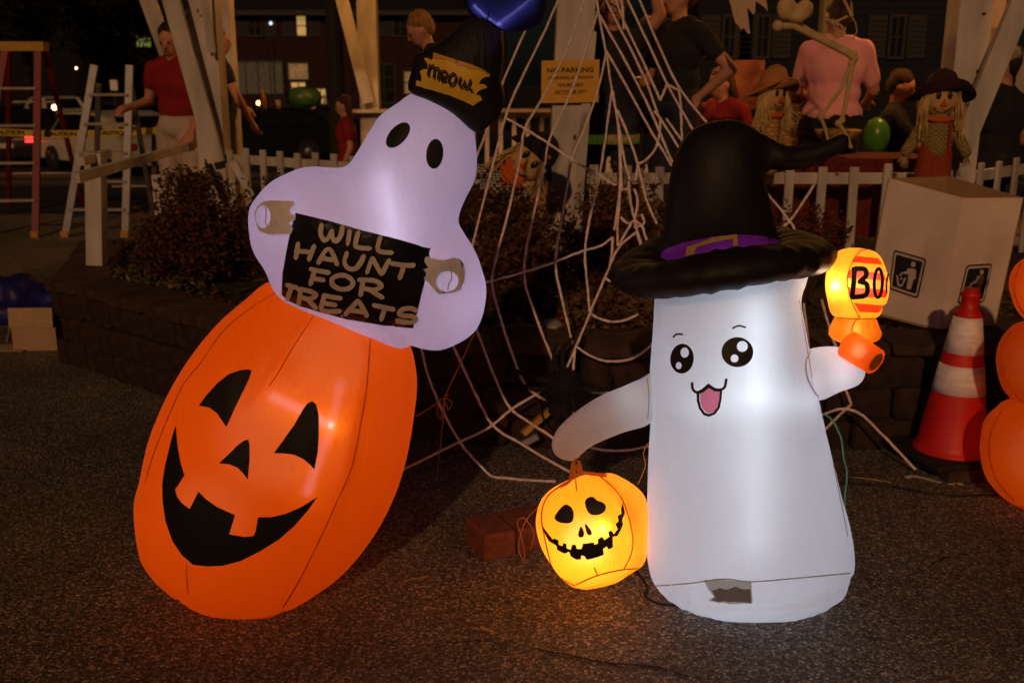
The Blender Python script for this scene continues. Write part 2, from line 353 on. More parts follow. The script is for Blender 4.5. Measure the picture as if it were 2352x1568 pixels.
# ================================================================== THE SETTING
MW = M('old_white_paint', (.62, .58, .54), .6, .2, 6, .25, 40, col2=(.74, .71, .68))
MW2 = M('old_white_paint_boards', (.48, .45, .41), .6, .25, 9, .3, 50, stretch=(1, 1, .25))
def asphalt():
    m = bpy.data.materials.new('asphalt'); m.use_nodes = True; t = m.node_tree; b = t.nodes['Principled BSDF']; N = t.nodes.new; L = t.links.new
    tc = N('ShaderNodeTexCoord'); v = N('ShaderNodeTexVoronoi'); v.inputs['Scale'].default_value = 120; L(tc.outputs['Object'], v.inputs['Vector'])
    v2 = N('ShaderNodeTexVoronoi'); v2.inputs['Scale'].default_value = 190; L(tc.outputs['Object'], v2.inputs['Vector'])
    big = N('ShaderNodeTexNoise'); big.inputs['Scale'].default_value = 1.3; big.inputs['Detail'].default_value = 7; L(tc.outputs['Object'], big.inputs['Vector'])
    sp = N('ShaderNodeSeparateColor'); L(v.outputs['Color'], sp.inputs[0])
    rp = N('ShaderNodeValToRGB'); e = rp.color_ramp.elements; e[0].position = .0; e[0].color = (.09, .083, .072, 1); e[1].position = 1; e[1].color = (.74, .67, .56, 1)
    q = e.new(.45); q.color = (.215, .195, .165, 1); q = e.new(.85); q.color = (.42, .38, .32, 1); L(sp.outputs[0], rp.inputs[0])
    br = N('ShaderNodeValToRGB'); e = br.color_ramp.elements; e[0].position = .3; e[0].color = (.5, .48, .46, 1); e[1].position = .7; e[1].color = (1.1, 1.06, 1, 1); L(big.outputs[0], br.inputs[0])
    edge = N('ShaderNodeValToRGB'); e = edge.color_ramp.elements; e[0].position = .25; e[0].color = (1, 1, 1, 1); e[1].position = .62; e[1].color = (.25, .24, .22, 1); L(v.outputs['Distance'], edge.inputs[0])
    m1 = N('ShaderNodeMix'); m1.data_type = 'RGBA'; m1.blend_type = 'MULTIPLY'; m1.inputs[0].default_value = 1; L(rp.outputs[0], m1.inputs[6]); L(br.outputs[0], m1.inputs[7])
    m2 = N('ShaderNodeMix'); m2.data_type = 'RGBA'; m2.blend_type = 'MULTIPLY'; m2.inputs[0].default_value = .8; L(m1.outputs[2], m2.inputs[6]); L(edge.outputs[0], m2.inputs[7])
    L(m2.outputs[2], b.inputs['Base Color']); b.inputs['Roughness'].default_value = .75
    ad = N('ShaderNodeMath'); ad.operation = 'MULTIPLY_ADD'; ad.inputs[1].default_value = .4; L(v2.outputs['Distance'], ad.inputs[0]); L(v.outputs['Distance'], ad.inputs[2])
    bp = N('ShaderNodeBump'); bp.invert = True; bp.inputs['Strength'].default_value = .9; bp.inputs['Distance'].default_value = .006; L(ad.outputs[0], bp.inputs['Height']); L(bp.outputs[0], b.inputs['Normal'])
    return m
MASP = asphalt()
g = MB(); n = 60
xs = [-160 + 320 * i / n for i in range(n + 1)]; ys = [-6 + 210 * (i / n) ** 2 for i in range(n + 1)]
def drop(y): t = min(1, max(0, (y - 12) / 14)); return -.95 * t * t * (3 - 2 * t)
g.add([(x, y, drop(y)) for x in xs for y in ys], [(i * (n + 1) + j, (i + 1) * (n + 1) + j, (i + 1) * (n + 1) + j + 1, i * (n + 1) + j + 1) for i in range(n) for j in range(n)])
ground = tag(g.build('ground', MASP, fix=False), kind='structure')
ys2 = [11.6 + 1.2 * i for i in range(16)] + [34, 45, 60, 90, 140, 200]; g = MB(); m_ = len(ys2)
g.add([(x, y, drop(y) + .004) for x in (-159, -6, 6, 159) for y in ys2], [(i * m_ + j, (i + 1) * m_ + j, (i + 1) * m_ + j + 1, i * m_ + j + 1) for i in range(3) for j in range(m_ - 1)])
tag(g.build('lot_shade_sheet', M('unlit_dark_asphalt', (.016, .016, .016), .9, .4, 3, .3, 60), fix=False), kind='structure')  # dark sheet over the far lot; its unlit look is put into the colour
MCR = M('crack_tar', (.012, .011, .01), .9, .3, 60)
def crack(px, wd):
    P = [atZ(p, .004) for p in cr([Vector((*p, 0)) for p in px], 8)]; V = []; F = []
    for i, p in enumerate(P):
        t = (P[min(i + 1, len(P) - 1)] - P[max(i - 1, 0)]).normalized(); nn = Vector((-t.y, t.x, 0)); w2 = wd * random.uniform(.25, 1) * (.15 + math.sin(math.pi * i / (len(P) - 1)))
        p = p + nn * random.uniform(-.5, .5) * wd; V += [p + nn * w2, p - nn * w2]
    for i in range(len(P) - 1): F.append((2 * i, 2 * i + 1, 2 * i + 3, 2 * i + 2))
    MB().add(V, F).build('crack', MCR, ground)
crack([(1140, 1462), (1240, 1490), (1330, 1508), (1400, 1522), (1500, 1530), (1600, 1556), (1720, 1562)], .006)
crack([(2110, 1320), (2160, 1285), (2230, 1270), (2352, 1262)], .004)
crack([(930, 1090), (1010, 1068), (1100, 1040), (1180, 1030)], .006)
crack([(1180, 1480), (1100, 1470), (1000, 1478)], .003)
# loose grit pressed into the asphalt
g = MB()
for i in range(5000):
    y = random.uniform(1.75, 4.2); x = random.uniform(-1, 1) * y * .62; r = random.uniform(.0012, .003); a = random.uniform(0, 6.3); h = r * random.uniform(.5, .9)
    V = [(x + r * math.cos(a + k * 1.571) * random.uniform(.7, 1.3), y + r * math.sin(a + k * 1.571) * random.uniform(.7, 1.3), -.001) for k in range(4)] + [(x + random.uniform(-r, r) * .4, y + random.uniform(-r, r) * .4, h)]
    g.add(V, [(0, 1, 4), (1, 2, 4), (2, 3, 4), (3, 0, 4)])
tag(g.build('loose_grit', M('grit', (.14, .12, .1), .8, .5, 300, col2=(.28, .24, .19))), 'fine loose grit scattered over the asphalt', 'grit', kind='stuff')

# ---- planter: low retaining wall of split-face blocks, soil behind it
WALL = [(-2.62, 6.6), (-2.28, 5.42), (-1.05, 4.42), (.2, 4.16), (1.75, 4.16), (3.2, 4.75)]
pw = thing('planter_wall', (0, 4.2, 0), 'low curved brown block retaining wall round the flower bed', 'wall')
MBK = M('split_block', (.024, .012, .0075), .95, .4, 16, .8, 45, col2=(.046, .025, .015)); MCAP = M('cap_block', (.042, .022, .014), .9, .35, 14, .6, 50, col2=(.075, .04, .026))
def along(poly, s):
    for a, b in zip(poly[:-1], poly[1:]):
        a, b = Vector((*a, 0)), Vector((*b, 0)); l = (b - a).length
        if s <= l: return a + (b - a) * (s / l), (b - a).normalized()
        s -= l
    return None
tot = sum((Vector(b) - Vector(a)).length for a, b in zip(WALL[:-1], WALL[1:]))
blk_mesh = {}
def block(name, L, D, H, mat, jag):
    key = (name, random.randrange(6), round(L, 2))
    if key not in blk_mesh:
        bm = bmesh.new(); bmesh.ops.create_cube(bm, size=1)
        for v in bm.verts: v.co = Vector((v.co.x * L, v.co.y * D, v.co.z * H))
        bmesh.ops.bevel(bm, geom=bm.edges[:], offset=.012, segments=1, affect='EDGES')
        for v in bm.verts: v.co += Vector([random.uniform(-jag, jag) for _ in range(3)])
        me = bpy.data.meshes.new(name); bm.to_mesh(me); bm.free(); me.materials.append(mat); blk_mesh[key] = me
    return blk_mesh[key]
for row, (z, H, L, D, mat, nm) in enumerate([(.066, .128, .27, .22, MBK, 'block'), (.198, .128, .27, .22, MBK, 'block'), (.33, .128, .27, .22, MBK, 'block'), (.427, .06, .30, .28, MCAP, 'cap_block')]):
    s = -.12 * (row % 2) + .14
    while s < tot:
        r = along(WALL, max(s, .01))
        if r:
            p, t = r; o = bpy.data.objects.new(nm, block(nm, L * random.uniform(.97, 1), D, H, mat, .006)); COL.objects.link(o); o.parent = pw
            o.location = Vector((p.x, p.y + .03 * (nm == 'cap_block') * 0 + random.uniform(-.008, .008), z)) - pw.location; o.rotation_euler = (0, 0, math.atan2(t.y, t.x) + random.uniform(-.02, .02))
        s += L + .008
bed = MB()
Q = [Vector((x, y + .06, .39)) for x, y in WALL]; back = [Vector((3.4, 8, .41)), Vector((-2.6, 8, .41))]
bed.prism(Q + back, (0, 0, -.3)); tag(bed.build('soil_bed', M('soil', (.03, .02, .014), 1, .5, 30, 1, 70)), kind='structure')
MLF = M('dry_leaf', (.09, .04, .015), .8, .5, 9, col2=(.16, .09, .03))
g = MB()
for i in range(2600):
    r = along(WALL, random.uniform(.3, tot - .2)); p, t = r; off = Vector((-t.y, t.x, 0)) * abs(random.gauss(.1, .5)); p = p + off + Vector((0, .1, .40 + random.uniform(0, .03)))
    a = random.uniform(0, 6.3); r_ = random.uniform(.012, .03); u = Vector((math.cos(a), math.sin(a), random.uniform(-.5, .5))) * r_; v = Vector((-math.sin(a), math.cos(a), random.uniform(-.5, .5))) * r_ * .6
    g.add([p - u, p + v, p + u, p - v], [(0, 1, 2, 3)])
tag(g.build('leaf_litter', MLF, fix=False), 'brown fallen leaves and mulch covering the flower bed', 'leaf litter', kind='stuff')

# ---- gazebo
gz = thing('gazebo', (.9, 8.6, 0), 'white timber gazebo with raised deck and picket railing hung with party decorations', 'gazebo')
FL = .36
OCT = [(-2.16, 7.7), (.28, 5.98), (2.52, 5.98), (4.3, 7.6), (4.3, 10.2), (2.62, 11.4), (-1.62, 11.0), (-2.6, 9.6)]
MB().prism([Vector((x, y, FL)) for x, y in OCT], (0, 0, -.14)).build('deck', M('deck_boards', (.16, .11, .07), .7, .3, 8, .4, 40), gz)
MB().prism([Vector((.9 + (x - .9) * .97, 8.6 + (y - 8.6) * .97, .24)) for x, y in OCT], (0, 0, -.24)).build('deck_skirt', M('skirt', (.06, .045, .035), .8, .3, 9), gz)
MKN = M('timber_knot', (.09, .04, .02), .8, .3, 20)
def post(base, top, wd, nm='post', knots=0):
    o = MB().bar(base, top, wd, wd, (0, 1, 0)).build(nm, MW2, gz)
    base, top = Vector(base), Vector(top); kn = MB()
    for i in range(knots):
        p = base.lerp(top, random.uniform(.35, .98)) + Vector((random.uniform(-.3, .3) * wd, -wd / 2 - .001, 0)); kn.ell(p, (.009 * random.uniform(.6, 1.6), .0025, .011 * random.uniform(.6, 1.6)), n=8)
    if knots: tag(kn.build('knot', MKN, o, True), kind='stuff')
    return o
H = 3.0
post((-2.16, 7.7, FL), (-2.16, 7.7, H), .19, knots=7)
post((.27, 5.98, FL - .2), (.40, 5.98, H), .2, knots=9)
MB().bar((.345, 5.868, FL), (.43, 5.868, 1.72), .05, .022, (0, 1, 0)).build('trim_strip', MW2, gz)
post((2.5, 5.98, FL), (2.5, 5.98, H), .18, knots=14)
post((4.25, 7.6, FL), (4.25, 7.6, H), .18); post((4.25, 10.2, FL), (4.25, 10.2, H), .18)
a = atY((1908, 0), 11.3); post((a.x, 11.3, FL), (a.x, 11.3, H), .17)
a = atY((843, 0), 10.95); post((a.x, 10.95, FL), (a.x, 10.95, H), .19); post((-2.55, 9.6, FL), (-2.55, 9.6, H), .18)
def brace(p0, p1, Y0, Y1, wd=.11, th=.045):
    a, b = atY(p0, Y0), atY(p1, Y1); MB().bar(a, b, wd, th, (0, 1, 0)).build('brace', MW2, gz)
brace((377, -60), (497, 372), 7.45, 7.5, .115)
brace((318, -60), (430, 250), 8.6, 8.9, .12)
brace((768, -70), (846, 236), 10.6, 10.75, .12)
brace((2372, -60), (2202, 352), 5.8, 5.8, .115)
brace((462, -60), (486, 120), 7.4, 7.5, .05)
MB().prism([Vector((.9 + (x - .9) * 1.12, 8.6 + (y - 8.6) * 1.12, H)) for x, y in OCT], (0, 0, .2)).build('roof_beam', MW2, gz)
rf = MB(); ap = Vector((.9, 8.6, 4.9)); R0 = [Vector((.9 + (x - .9) * 1.18, 8.6 + (y - 8.6) * 1.18, H + .2)) for x, y in OCT]
rf.add(R0 + [ap], [(i, (i + 1) % 8, 8) for i in range(8)] + [tuple(range(8))[::-1]]); rf.build('roof', M('shingle', (.05, .045, .04), .9, .3, 20, .5, 60), gz)
def railing(a, b, ztop, n, zb, first=.5, pw_=.05, rails=((.045, .06), (.5, .05)), jit=.01):
    a, b = Vector((*a, 0)), Vector((*b, 0)); d = (b - a); up = (0, 0, 1)
    for dz, hh in rails: MB().bar(a + Vector((0, 0, ztop - dz - hh / 2)), b + Vector((0, 0, ztop - dz - hh / 2)), .035, hh, up).build('rail', MW2, gz)
    nn = Vector((d.y, -d.x, 0)).normalized()
    if nn.y > 0: nn = -nn
    pm = None
    for i in range(n):
        p = a + d * ((i + first) / n) + nn * .034; h = ztop - zb + random.uniform(-jit, jit)
        o = MB().box((p.x, p.y, zb + h / 2), (pw_, .022, h), Matrix.Rotation(math.atan2(d.y, d.x) + random.uniform(-.03, .03), 3, 'Z') @ Matrix.Rotation(random.uniform(-.012, .012), 3, 'Y'), .003).build('picket', MW2, gz)
railing((-2.06, 7.62), (.17, 6.05), .985, 16, .40)
railing((.40, 5.98), (2.42, 5.98), 1.0, 11, .36, .35)
railing((2.6, 6.04), (4.2, 7.52), 1.0, 9, .38)
railing((-1.75, 10.95), (2.5, 11.35), 1.12, 30, .42, rails=((.0, .07), (.6, .05)), pw_=.045)
railing((-2.2, 7.85), (-2.55, 9.5), 1.0, 9, .40)
# short diagonal boards on the near rail
a, b = atY((535, 372), 7.5), atY((578, 452), 7.4); MB().bar(a, b, .05, .02, (0, 1, 0)).build('brace', MW2, gz)
a, b = atY((1478, 425), 5.95), atY((1512, 480), 5.95); MB().bar(a, b, .05, .02, (0, 1, 0)).build('brace', MW2, gz)
# counter board on the far rail
MB().box((-.5, 10.95, 1.135), (2.3, .28, .03), Matrix.Rotation(.094, 3, 'Z')).build('counter_board', MW2, gz)
# warm bulbs under the roof
MBULB = M('warm_bulb', (1, .6, .25), .4, 0, emit=(1, .42, .1), es=9)
for i, (x, y, z, e) in enumerate([(1.3, 8.6, 2.62, 45), (-1.2, 9.7, 2.6, 30), (2.95, 7.2, 2.5, 45)]):
    t = thing('pendant_lamp', (x, y, z), ['bare warm bulb hanging under the gazebo roof centre', 'bare warm bulb hanging over the gazebo back counter', 'bare warm bulb hanging by the gazebo right posts'][i], 'lamp')
    MB().ell((x, y, z), .045).build('bulb', MBULB, t, True); MB().tube([(x, y, z + .05), (x, y, H + .02)], .008, 6).build('cord', M('black_cord', (.01, .01, .01), .5), t)
    lamp('bulb_light', 'POINT', (x, y, z - .07), e, (1, .40, .09), .05, t)

# ---- ramp handrail at the left
rp = thing('ramp_handrail', (-2.25, 5.6, 0), 'white timber handrail with thick newel standing on the block wall corner', 'handrail')
nb = atY((226, 640), 5.84); nt_ = atY((233, 352), 5.84); nt_.x = nb.x + .03
MB().bar((nb.x, 5.84, .44), (nb.x + .045, 5.86, nt_.z), .09, .09, (0, 1, 0)).build('newel_post', MW2, rp)
MB().bar(atY((174, 409), 5.33), atY((428, 338), 7.3), .04, .052).build('rail', MW2, rp)
MB().bar(atY((186, 371), 5.68), atY((249, 352), 6.0), .04, .045).build('rail', MW2, rp)
a = atY((362, 392), 6.9); MB().bar((a.x, 6.93, .38), (a.x, 6.93, a.z - .03), .09, .05, (0, 1, 0)).build('post', MW2, rp)
# ================================================================== INFLATABLES
INK = M('black_print', (.009, .008, .009), .55, .2, 30)
NW = FAB('white_nylon', (.83, .83, .86), .52, .4, .010, .24); NV = FAB('ghost_nylon', (.78, .74, .84), .5, .4, .012, .4)
NO_ = FAB('orange_nylon', (.80, .17, .006), .5, .42, .02, .3, tcol=(.86, .172, .006)); NY = FAB('amber_nylon', (.85, .40, .035), .55, .42, .02, .3, tcol=(.95, .40, .03))
NB = FAB('black_nylon', (.012, .011, .011), .04, .58, .0, .12, .3); NB2 = FAB('black_hat_nylon', (.016, .014, .013), .1, .55, .0, .4, .25, tcol=(.015, .015, .02)); NB3 = FAB('black_cat_nylon', (.014, .013, .015), .25, .5, .004, .4, .3, tcol=(.025, .025, .10))
SEAM = M('orange_seam', (.75, .10, .005), .7, .3, 40); SEAMA = M('amber_seam', (.62, .14, .01), .7, .3, 40); GREYS = M('white_seam', (.42, .40, .42), .7, .2, 50)
TAN = M('tan_print', (.60, .53, .47), .6, .15, 30)
YP, YW = 2.79, 2.75
# ---- ghost on pumpkin
A_ = thing('ghost_on_pumpkin_inflatable', (-.75, YP, 0), 'leaning lit inflatable of a white ghost holding a begging sign on an orange jack-o-lantern', 'inflatable')
s1 = B2((1080, 290), (1065, 500), (1040, 660), (1000, 860), (940, 1000), (880, 1130), (810, 1280), (740, 1410), (690, 1490))
s2 = B2((850, 160), (740, 330), (670, 450), (630, 510)); s3 = B2((660, 90), (530, 175), (420, 270), (330, 400), (250, 500), (180, 650), (120, 800), (80, 930)); s4 = B2((262, 1300), (263, 1360), (270, 1430))
pk = inflate('pumpkin_body', B2((640, 40), (520, 125), (420, 210), (330, 310), (240, 440), (170, 570), (110, 720), (70, 880), (44, 1000), (46, 1100), (58, 1190), (85, 1265), (135, 1335), (215, 1402), (300, 1460), (400, 1498), (480, 1497), (560, 1510), (640, 1510), (740, 1475), (850, 1410), (960, 1330), (1060, 1220), (1150, 1080), (1210, 940), (1250, 790), (1276, 630), (1287, 520), (1280, 430), (1255, 330), (1190, 230), (1050, 130), (850, 40)), YP, .92, NO_, A_, zmin=.006, ds=.0125, puck=.0028, seams=[(s1, .014, .014), (s2, .009, .012), (s3, .014, .014), (s4, .01, .012)])
for i, s in enumerate((s1, s2, s3, s4)): strokes('seam', [s], (3, 2.4, 2.2, 2.4)[i], pk, SEAM, pk, .0015)
decal('eye', [B2((318, 595), (350, 550), (400, 495), (450, 455), (500, 437), (540, 433), (553, 440), (540, 480), (510, 540), (480, 600), (440, 690), (420, 660), (400, 630), (365, 603))], pk, INK, pk)
decal('eye', [B2((650, 805), (690, 750), (740, 680), (780, 610), (800, 583), (822, 574), (840, 590), (850, 640), (850, 720), (845, 800), (830, 877), (810, 855), (780, 830), (740, 812), (700, 806))], pk, INK, pk)
decal('nose', [B2((408, 850), (450, 810), (490, 770), (520, 748), (538, 745), (543, 770), (543, 830), (535, 923), (515, 895), (490, 870), (455, 855))], pk, INK, pk)
decal('mouth', [B2((216, 682), (222, 760), (235, 840), (254, 905), (212, 968), (222, 1000), (245, 1030), (277, 1053), (316, 976), (350, 1010), (400, 1045), (478, 1080), (452, 1165), (520, 1177), (560, 1172), (570, 1150), (580, 1090), (640, 1088), (700, 1075), (770, 1045), (845, 998), (800, 1060), (740, 1130), (670, 1190), (590, 1240), (500, 1285), (420, 1305), (350, 1308), (290, 1300), (240, 1255), (200, 1195), (170, 1110), (157, 1020), (155, 940), (168, 860), (185, 790), (200, 730))], pk, INK, pk, ds=13)
gh = inflate('ghost_body', B1((945, 85), (890, 125), (830, 165), (780, 205), (740, 265), (700, 330), (660, 400), (620, 460), (580, 488), (520, 493), (460, 490), (400, 485), (330, 497), (260, 525), (190, 560), (140, 600), (90, 660), (60, 710), (50, 770), (55, 850), (70, 930), (100, 990), (150, 1060), (182, 1150), (232, 1214), (330, 1282), (450, 1328), (600, 1388), (750, 1440), (870, 1490), (920, 1500), (960, 1482), (1010, 1492), (1080, 1508), (1150, 1500), (1250, 1455), (1320, 1400), (1355, 1330), (1375, 1240), (1378, 1150), (1355, 1060), (1330, 990), (1300, 930), (1260, 870), (1225, 800), (1235, 730), (1270, 650), (1312, 570), (1325, 500), (1325, 400), (1310, 295), (1280, 200), (1180, 110), (1050, 60)), YP - .06, .85, NV, A_, wob=.02, ds=.0135, puck=.0025,
    seams=[(B1((1222, 800), (1150, 850), (1060, 920)), .02, .02), (B1((945, 1490), (940, 1420), (900, 1330)), .02, .02), (B1((600, 480), (640, 560), (620, 640)), .012, .025)])
sg = decal('sign', [B1((318, 747), (500, 790), (700, 845), (880, 890), (1060, 940), (1058, 1000), (1030, 1130), (1000, 1260), (970, 1382), (800, 1364), (600, 1330), (450, 1290), (340, 1256), (280, 1228), (242, 1196), (246, 1080), (268, 950), (290, 840))], gh, M('sign_vinyl', (.010, .010, .016), .28, .2, 20, .15, 60), gh, .006, 13)
L_ = {'W': [[(465, 815), (460, 860), (478, 893), (500, 885), (525, 845)], [(525, 850), (530, 885), (548, 900), (572, 870), (580, 828)]], 'I': [[(620, 848), (612, 915)]], 'L': [[(670, 855), (655, 918), (672, 936), (730, 940)]], 'L2': [[(787, 880), (772, 938), (792, 958), (848, 964)]],
  'H': [[(337, 912), (325, 988)], [(427, 925), (400, 997)], [(328, 952), (418, 958)]], 'A': [[(450, 1015), (488, 952), (512, 945), (530, 970), (552, 1025)], [(466, 990), (538, 1002)]], 'U': [[(607, 965), (594, 1015), (618, 1048), (655, 1048), (682, 1015), (697, 982)]], 'N': [[(715, 1068), (742, 995)], [(744, 992), (795, 1078)], [(797, 1076), (835, 1005)]], 'T': [[(850, 1022), (910, 1032), (966, 1036)], [(915, 1030), (895, 1100)]],
  'F': [[(428, 1058), (408, 1130)], [(410, 1050), (510, 1070)], [(417, 1098), (482, 1110)]], 'O': [ellip((583, 1122), 58, 37, .12) + [ellip((583, 1122), 58, 37, .12)[0]]], 'R': [[(692, 1118), (680, 1190)], [(672, 1108), (755, 1113), (796, 1138), (762, 1163), (702, 1156)], [(735, 1165), (800, 1202)]],
  'T2': [[(280, 1134), (328, 1147)], [(305, 1142), (282, 1208)]], 'R2': [[(352, 1168), (342, 1235)], [(338, 1155), (405, 1168), (438, 1190), (402, 1210), (364, 1202)], [(390, 1207), (437, 1256)]], 'E': [[(482, 1197), (466, 1258), (492, 1276), (568, 1276)], [(480, 1192), (572, 1206)], [(474, 1230), (545, 1242)]], 'A2': [[(600, 1292), (652, 1236), (674, 1228), (716, 1302)], [(625, 1270), (702, 1282)]], 'T3': [[(755, 1246), (862, 1268)], [(815, 1258), (795, 1320)]], 'S': [[(984, 1276), (955, 1263), (915, 1268), (893, 1287), (915, 1302), (962, 1306), (986, 1320), (970, 1338), (925, 1336), (884, 1326)]]}
for k_, v_ in L_.items(): strokes('letter', [B1(*ln) for ln in v_], 10.5, gh, TAN, sg, .013)
HND = M('hand_print', (.74, .72, .76), .7, .15, 25, .2, 80)
decal('hand', [B1((150, 690), (200, 685), (310, 688), (318, 705), (290, 735), (300, 760), (325, 765), (320, 790), (290, 800), (310, 835), (300, 860), (180, 865), (130, 845), (110, 800), (105, 750), (120, 715)), B1(*ellip((150, 770), 40, 60))], gh, HND, gh, .013, 8)
decal('hand', [B1((1025, 1000), (1100, 1010), (1155, 1003), (1180, 995), (1220, 1010), (1243, 1060), (1240, 1120), (1220, 1170), (1180, 1185), (1100, 1190), (1065, 1150), (1050, 1130), (1022, 1105), (1040, 1085), (1020, 1060), (1050, 1050), (1028, 1030)), B1(*ellip((1148, 1123), 60, 56))], gh, HND, gh, .013, 8)
strokes('seam', [B1((150, 712), (152, 760), (148, 790), (160, 830))], 2.2, gh, GREYS, gh, .004); strokes('seam', [B1((1178, 1072), (1180, 1110), (1165, 1140), (1160, 1175))], 2.2, gh, GREYS, gh, .004)
decal('eye', [B1(*ellip((887, 312), 86, 46, -.84))], gh, INK, gh, .003, smooth=2); decal('eye', [B1(*ellip((1089, 415), 47, 84, .1))], gh, INK, gh, .003, smooth=2)
# top hat and cat
ht = inflate('hat', [(938, 208), (946, 160), (955, 128), (985, 112), (1030, 84), (1066, 48), (1090, 34), (1120, 44), (1150, 66), (1158, 110), (1152, 190), (1160, 215), (1150, 262), (1130, 284), (1092, 304), (1040, 262), (985, 232)], YP - .10, .8, NB2, A_, ds=.016, wob=.03, seams=[(B7((370, 990), (560, 1035), (900, 1155), (1180, 1280)), .012, .012)])
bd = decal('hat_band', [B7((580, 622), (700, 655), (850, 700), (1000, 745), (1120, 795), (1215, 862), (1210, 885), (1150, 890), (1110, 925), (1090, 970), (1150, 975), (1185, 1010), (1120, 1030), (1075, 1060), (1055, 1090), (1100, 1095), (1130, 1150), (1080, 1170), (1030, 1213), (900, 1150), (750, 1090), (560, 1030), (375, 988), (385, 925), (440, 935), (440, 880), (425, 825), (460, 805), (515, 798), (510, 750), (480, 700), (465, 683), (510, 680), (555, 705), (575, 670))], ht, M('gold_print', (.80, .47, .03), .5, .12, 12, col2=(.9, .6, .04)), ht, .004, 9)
decal('band_dark_edge', [B7((572, 680), (640, 690), (720, 690), (800, 720), (850, 760), (920, 765), (980, 800), (1080, 800), (1215, 862), (1120, 795), (1000, 745), (850, 700), (700, 655), (580, 622))], ht, M('dark_gold_print', (.62, .30, .03), .5, .1, 12), bd, .0055, 9)  # darker gold print along the upper edge of the band
mw = {'m': [[(548, 765), (530, 868)], [(548, 790), (582, 772), (600, 795), (590, 892)], [(602, 805), (635, 790), (652, 815), (637, 908)]], 'e': [[(668, 872), (728, 882), (738, 848), (705, 822), (672, 840), (663, 885), (688, 920), (728, 918)]], 'o': [ellip((797, 908), 36, 58, .25) + [ellip((797, 908), 36, 58, .25)[0]]], 'w': [[(885, 892), (866, 950), (885, 985), (915, 975), (930, 930)], [(928, 935), (925, 985), (948, 1003), (975, 975), (992, 918)]], 'dot': [[(990, 1025), (1008, 1033)]]}
for v_ in mw.values(): strokes('letter', [B7(*ln) for ln in v_], 4.6, ht, INK, bd, .012)
ct = inflate('cat_body', [(1062, 4), (1083, 38), (1120, 52), (1160, 72), (1212, 70), (1248, 46), (1264, 0), (1266, -60), (1258, -120), (1262, -190), (1215, -165), (1160, -160), (1105, -185), (1082, -240), (1062, -170), (1040, -110), (1036, -50)], YP - .1, .9, NB3, A_, ds=.018)
strokes('seam', [B7((1030, 175), (1130, 225), (1200, 240), (1290, 300), (1350, 345), (1400, 365))], 4, [ht, ct], INK, ct, .004); strokes('seam', [B7((1222, 90), (1210, 160), (1190, 230))], 3, [ht, ct], INK, ct, .004)
c = atY((1400, 0), 2.9)
def glow(px, py, Y, e, col, size, parent): return lamp('led', 'POINT', atY((px, py), Y), e, col, size, parent)
glow(640, 1000, YP + .05, 2.1, (1, .66, .26), .14, A_); glow(500, 1160, YP + .03, 1.0, (1, .62, .22), .10, A_); glow(760, 830, YP + .03, 1.0, (1, .66, .26), .10, A_)
glow(900, 520, YP - .02, .6, (.80, .72, 1), .1, A_); glow(960, 350, YP - .05, .22, (.86, .74, .95), .08, A_); glow(700, 520, YP - .03, .28, (.8, .68, 1), .06, A_); glow(830, 700, YP - .05, .30, (.82, .72, 1), .08, A_); glow(1040, 680, YP - .05, .25, (.82, .72, 1), .06, A_)
# ---- witch ghost
W_ = thing('witch_ghost_inflatable', (.6, YW, 0), 'glowing white inflatable ghost wearing a black witch hat and carrying a pumpkin bucket', 'inflatable')
sb = B4((718, 1306), (900, 1292), (1100, 1266), (1250, 1282), (1500, 1262), (1660, 1248), (1800, 1236))
VN2 = B4((1030, 1335), (1070, 1318), (1110, 1330), (1160, 1310), (1205, 1326), (1246, 1322), (1250, 1412), (1140, 1412), (1030, 1404), (1028, 1388), (1050, 1372))
TNG = B4((962, 230), (985, 222), (1014, 198), (1045, 217), (1074, 220), (1072, 260), (1062, 305), (1040, 335), (1014, 343), (992, 335), (972, 305), (963, 265)); VNT = B4((985, 1278), (1100, 1272), (1250, 1286), (1254, 1350), (1258, 1420), (1140, 1420), (1020, 1410), (1015, 1385), (1045, 1370), (1010, 1330))
bw = inflate('body', [(1508, 606), (1505, 670), (1501, 760), (1494, 870), (1496, 960), (1491, 1050), (1488, 1150), (1486, 1240), (1488, 1290), (1500, 1335), (1530, 1368), (1580, 1393), (1650, 1408), (1740, 1414), (1830, 1405), (1900, 1382), (1940, 1345), (1956, 1300), (1956, 1250), (1945, 1190), (1925, 1120), (1908, 1050), (1886, 960), (1868, 870), (1848, 760), (1836, 690), (1830, 606)], YW, .86, NW, W_, zmin=.006, wob=.008, ds=.0125, puck=.002, seams=[(sb, .018, .012, .006, .11), ([(1487, 870), (1490, 915), (1487, 960)], .0, .01, .004, .09), ([(1868, 870), (1880, 915), (1893, 965)], .0, .01, .004, .08)], paint=[(TNG, FAB('pink_nylon', (.62, .16, .24), .5, .5, 0, .1)), (VNT, FAB('vent_nylon', (.40, .35, .31), .5, .7, 0, .8)), (VN2, FAB('vent_mesh_nylon', (.13, .085, .055), .5, .7, 0, .9))])
strokes('seam', [sb], 2.6, bw, GREYS, bw, .0015)
strokes('seam', [[(1835, 690), (1847, 765), (1864, 865)]], 2, bw, GREYS, bw, .0015); strokes('seam', [[(1893, 965), (1912, 1060), (1930, 1150), (1946, 1230)]], 2, bw, GREYS, bw, .0015)
PUP = M('white_print', (.85, .85, .88), .5, .03)
for (c_, rx, ry, rt, hl) in (((521, 1420), 67, 86, .08, [((536, 1385), 24, 30), ((502, 1460), 17, 21)]), ((837, 1383), 91, 86, 0, [((865, 1350), 31, 31), ((821, 1419), 23, 23)])):
    e = decal('eye', [B3(*ellip(c_, rx, ry, rt))] + [B3(*ellip(a, b, d)) for a, b, d in hl], bw, INK, bw, .0022, 8, 2)
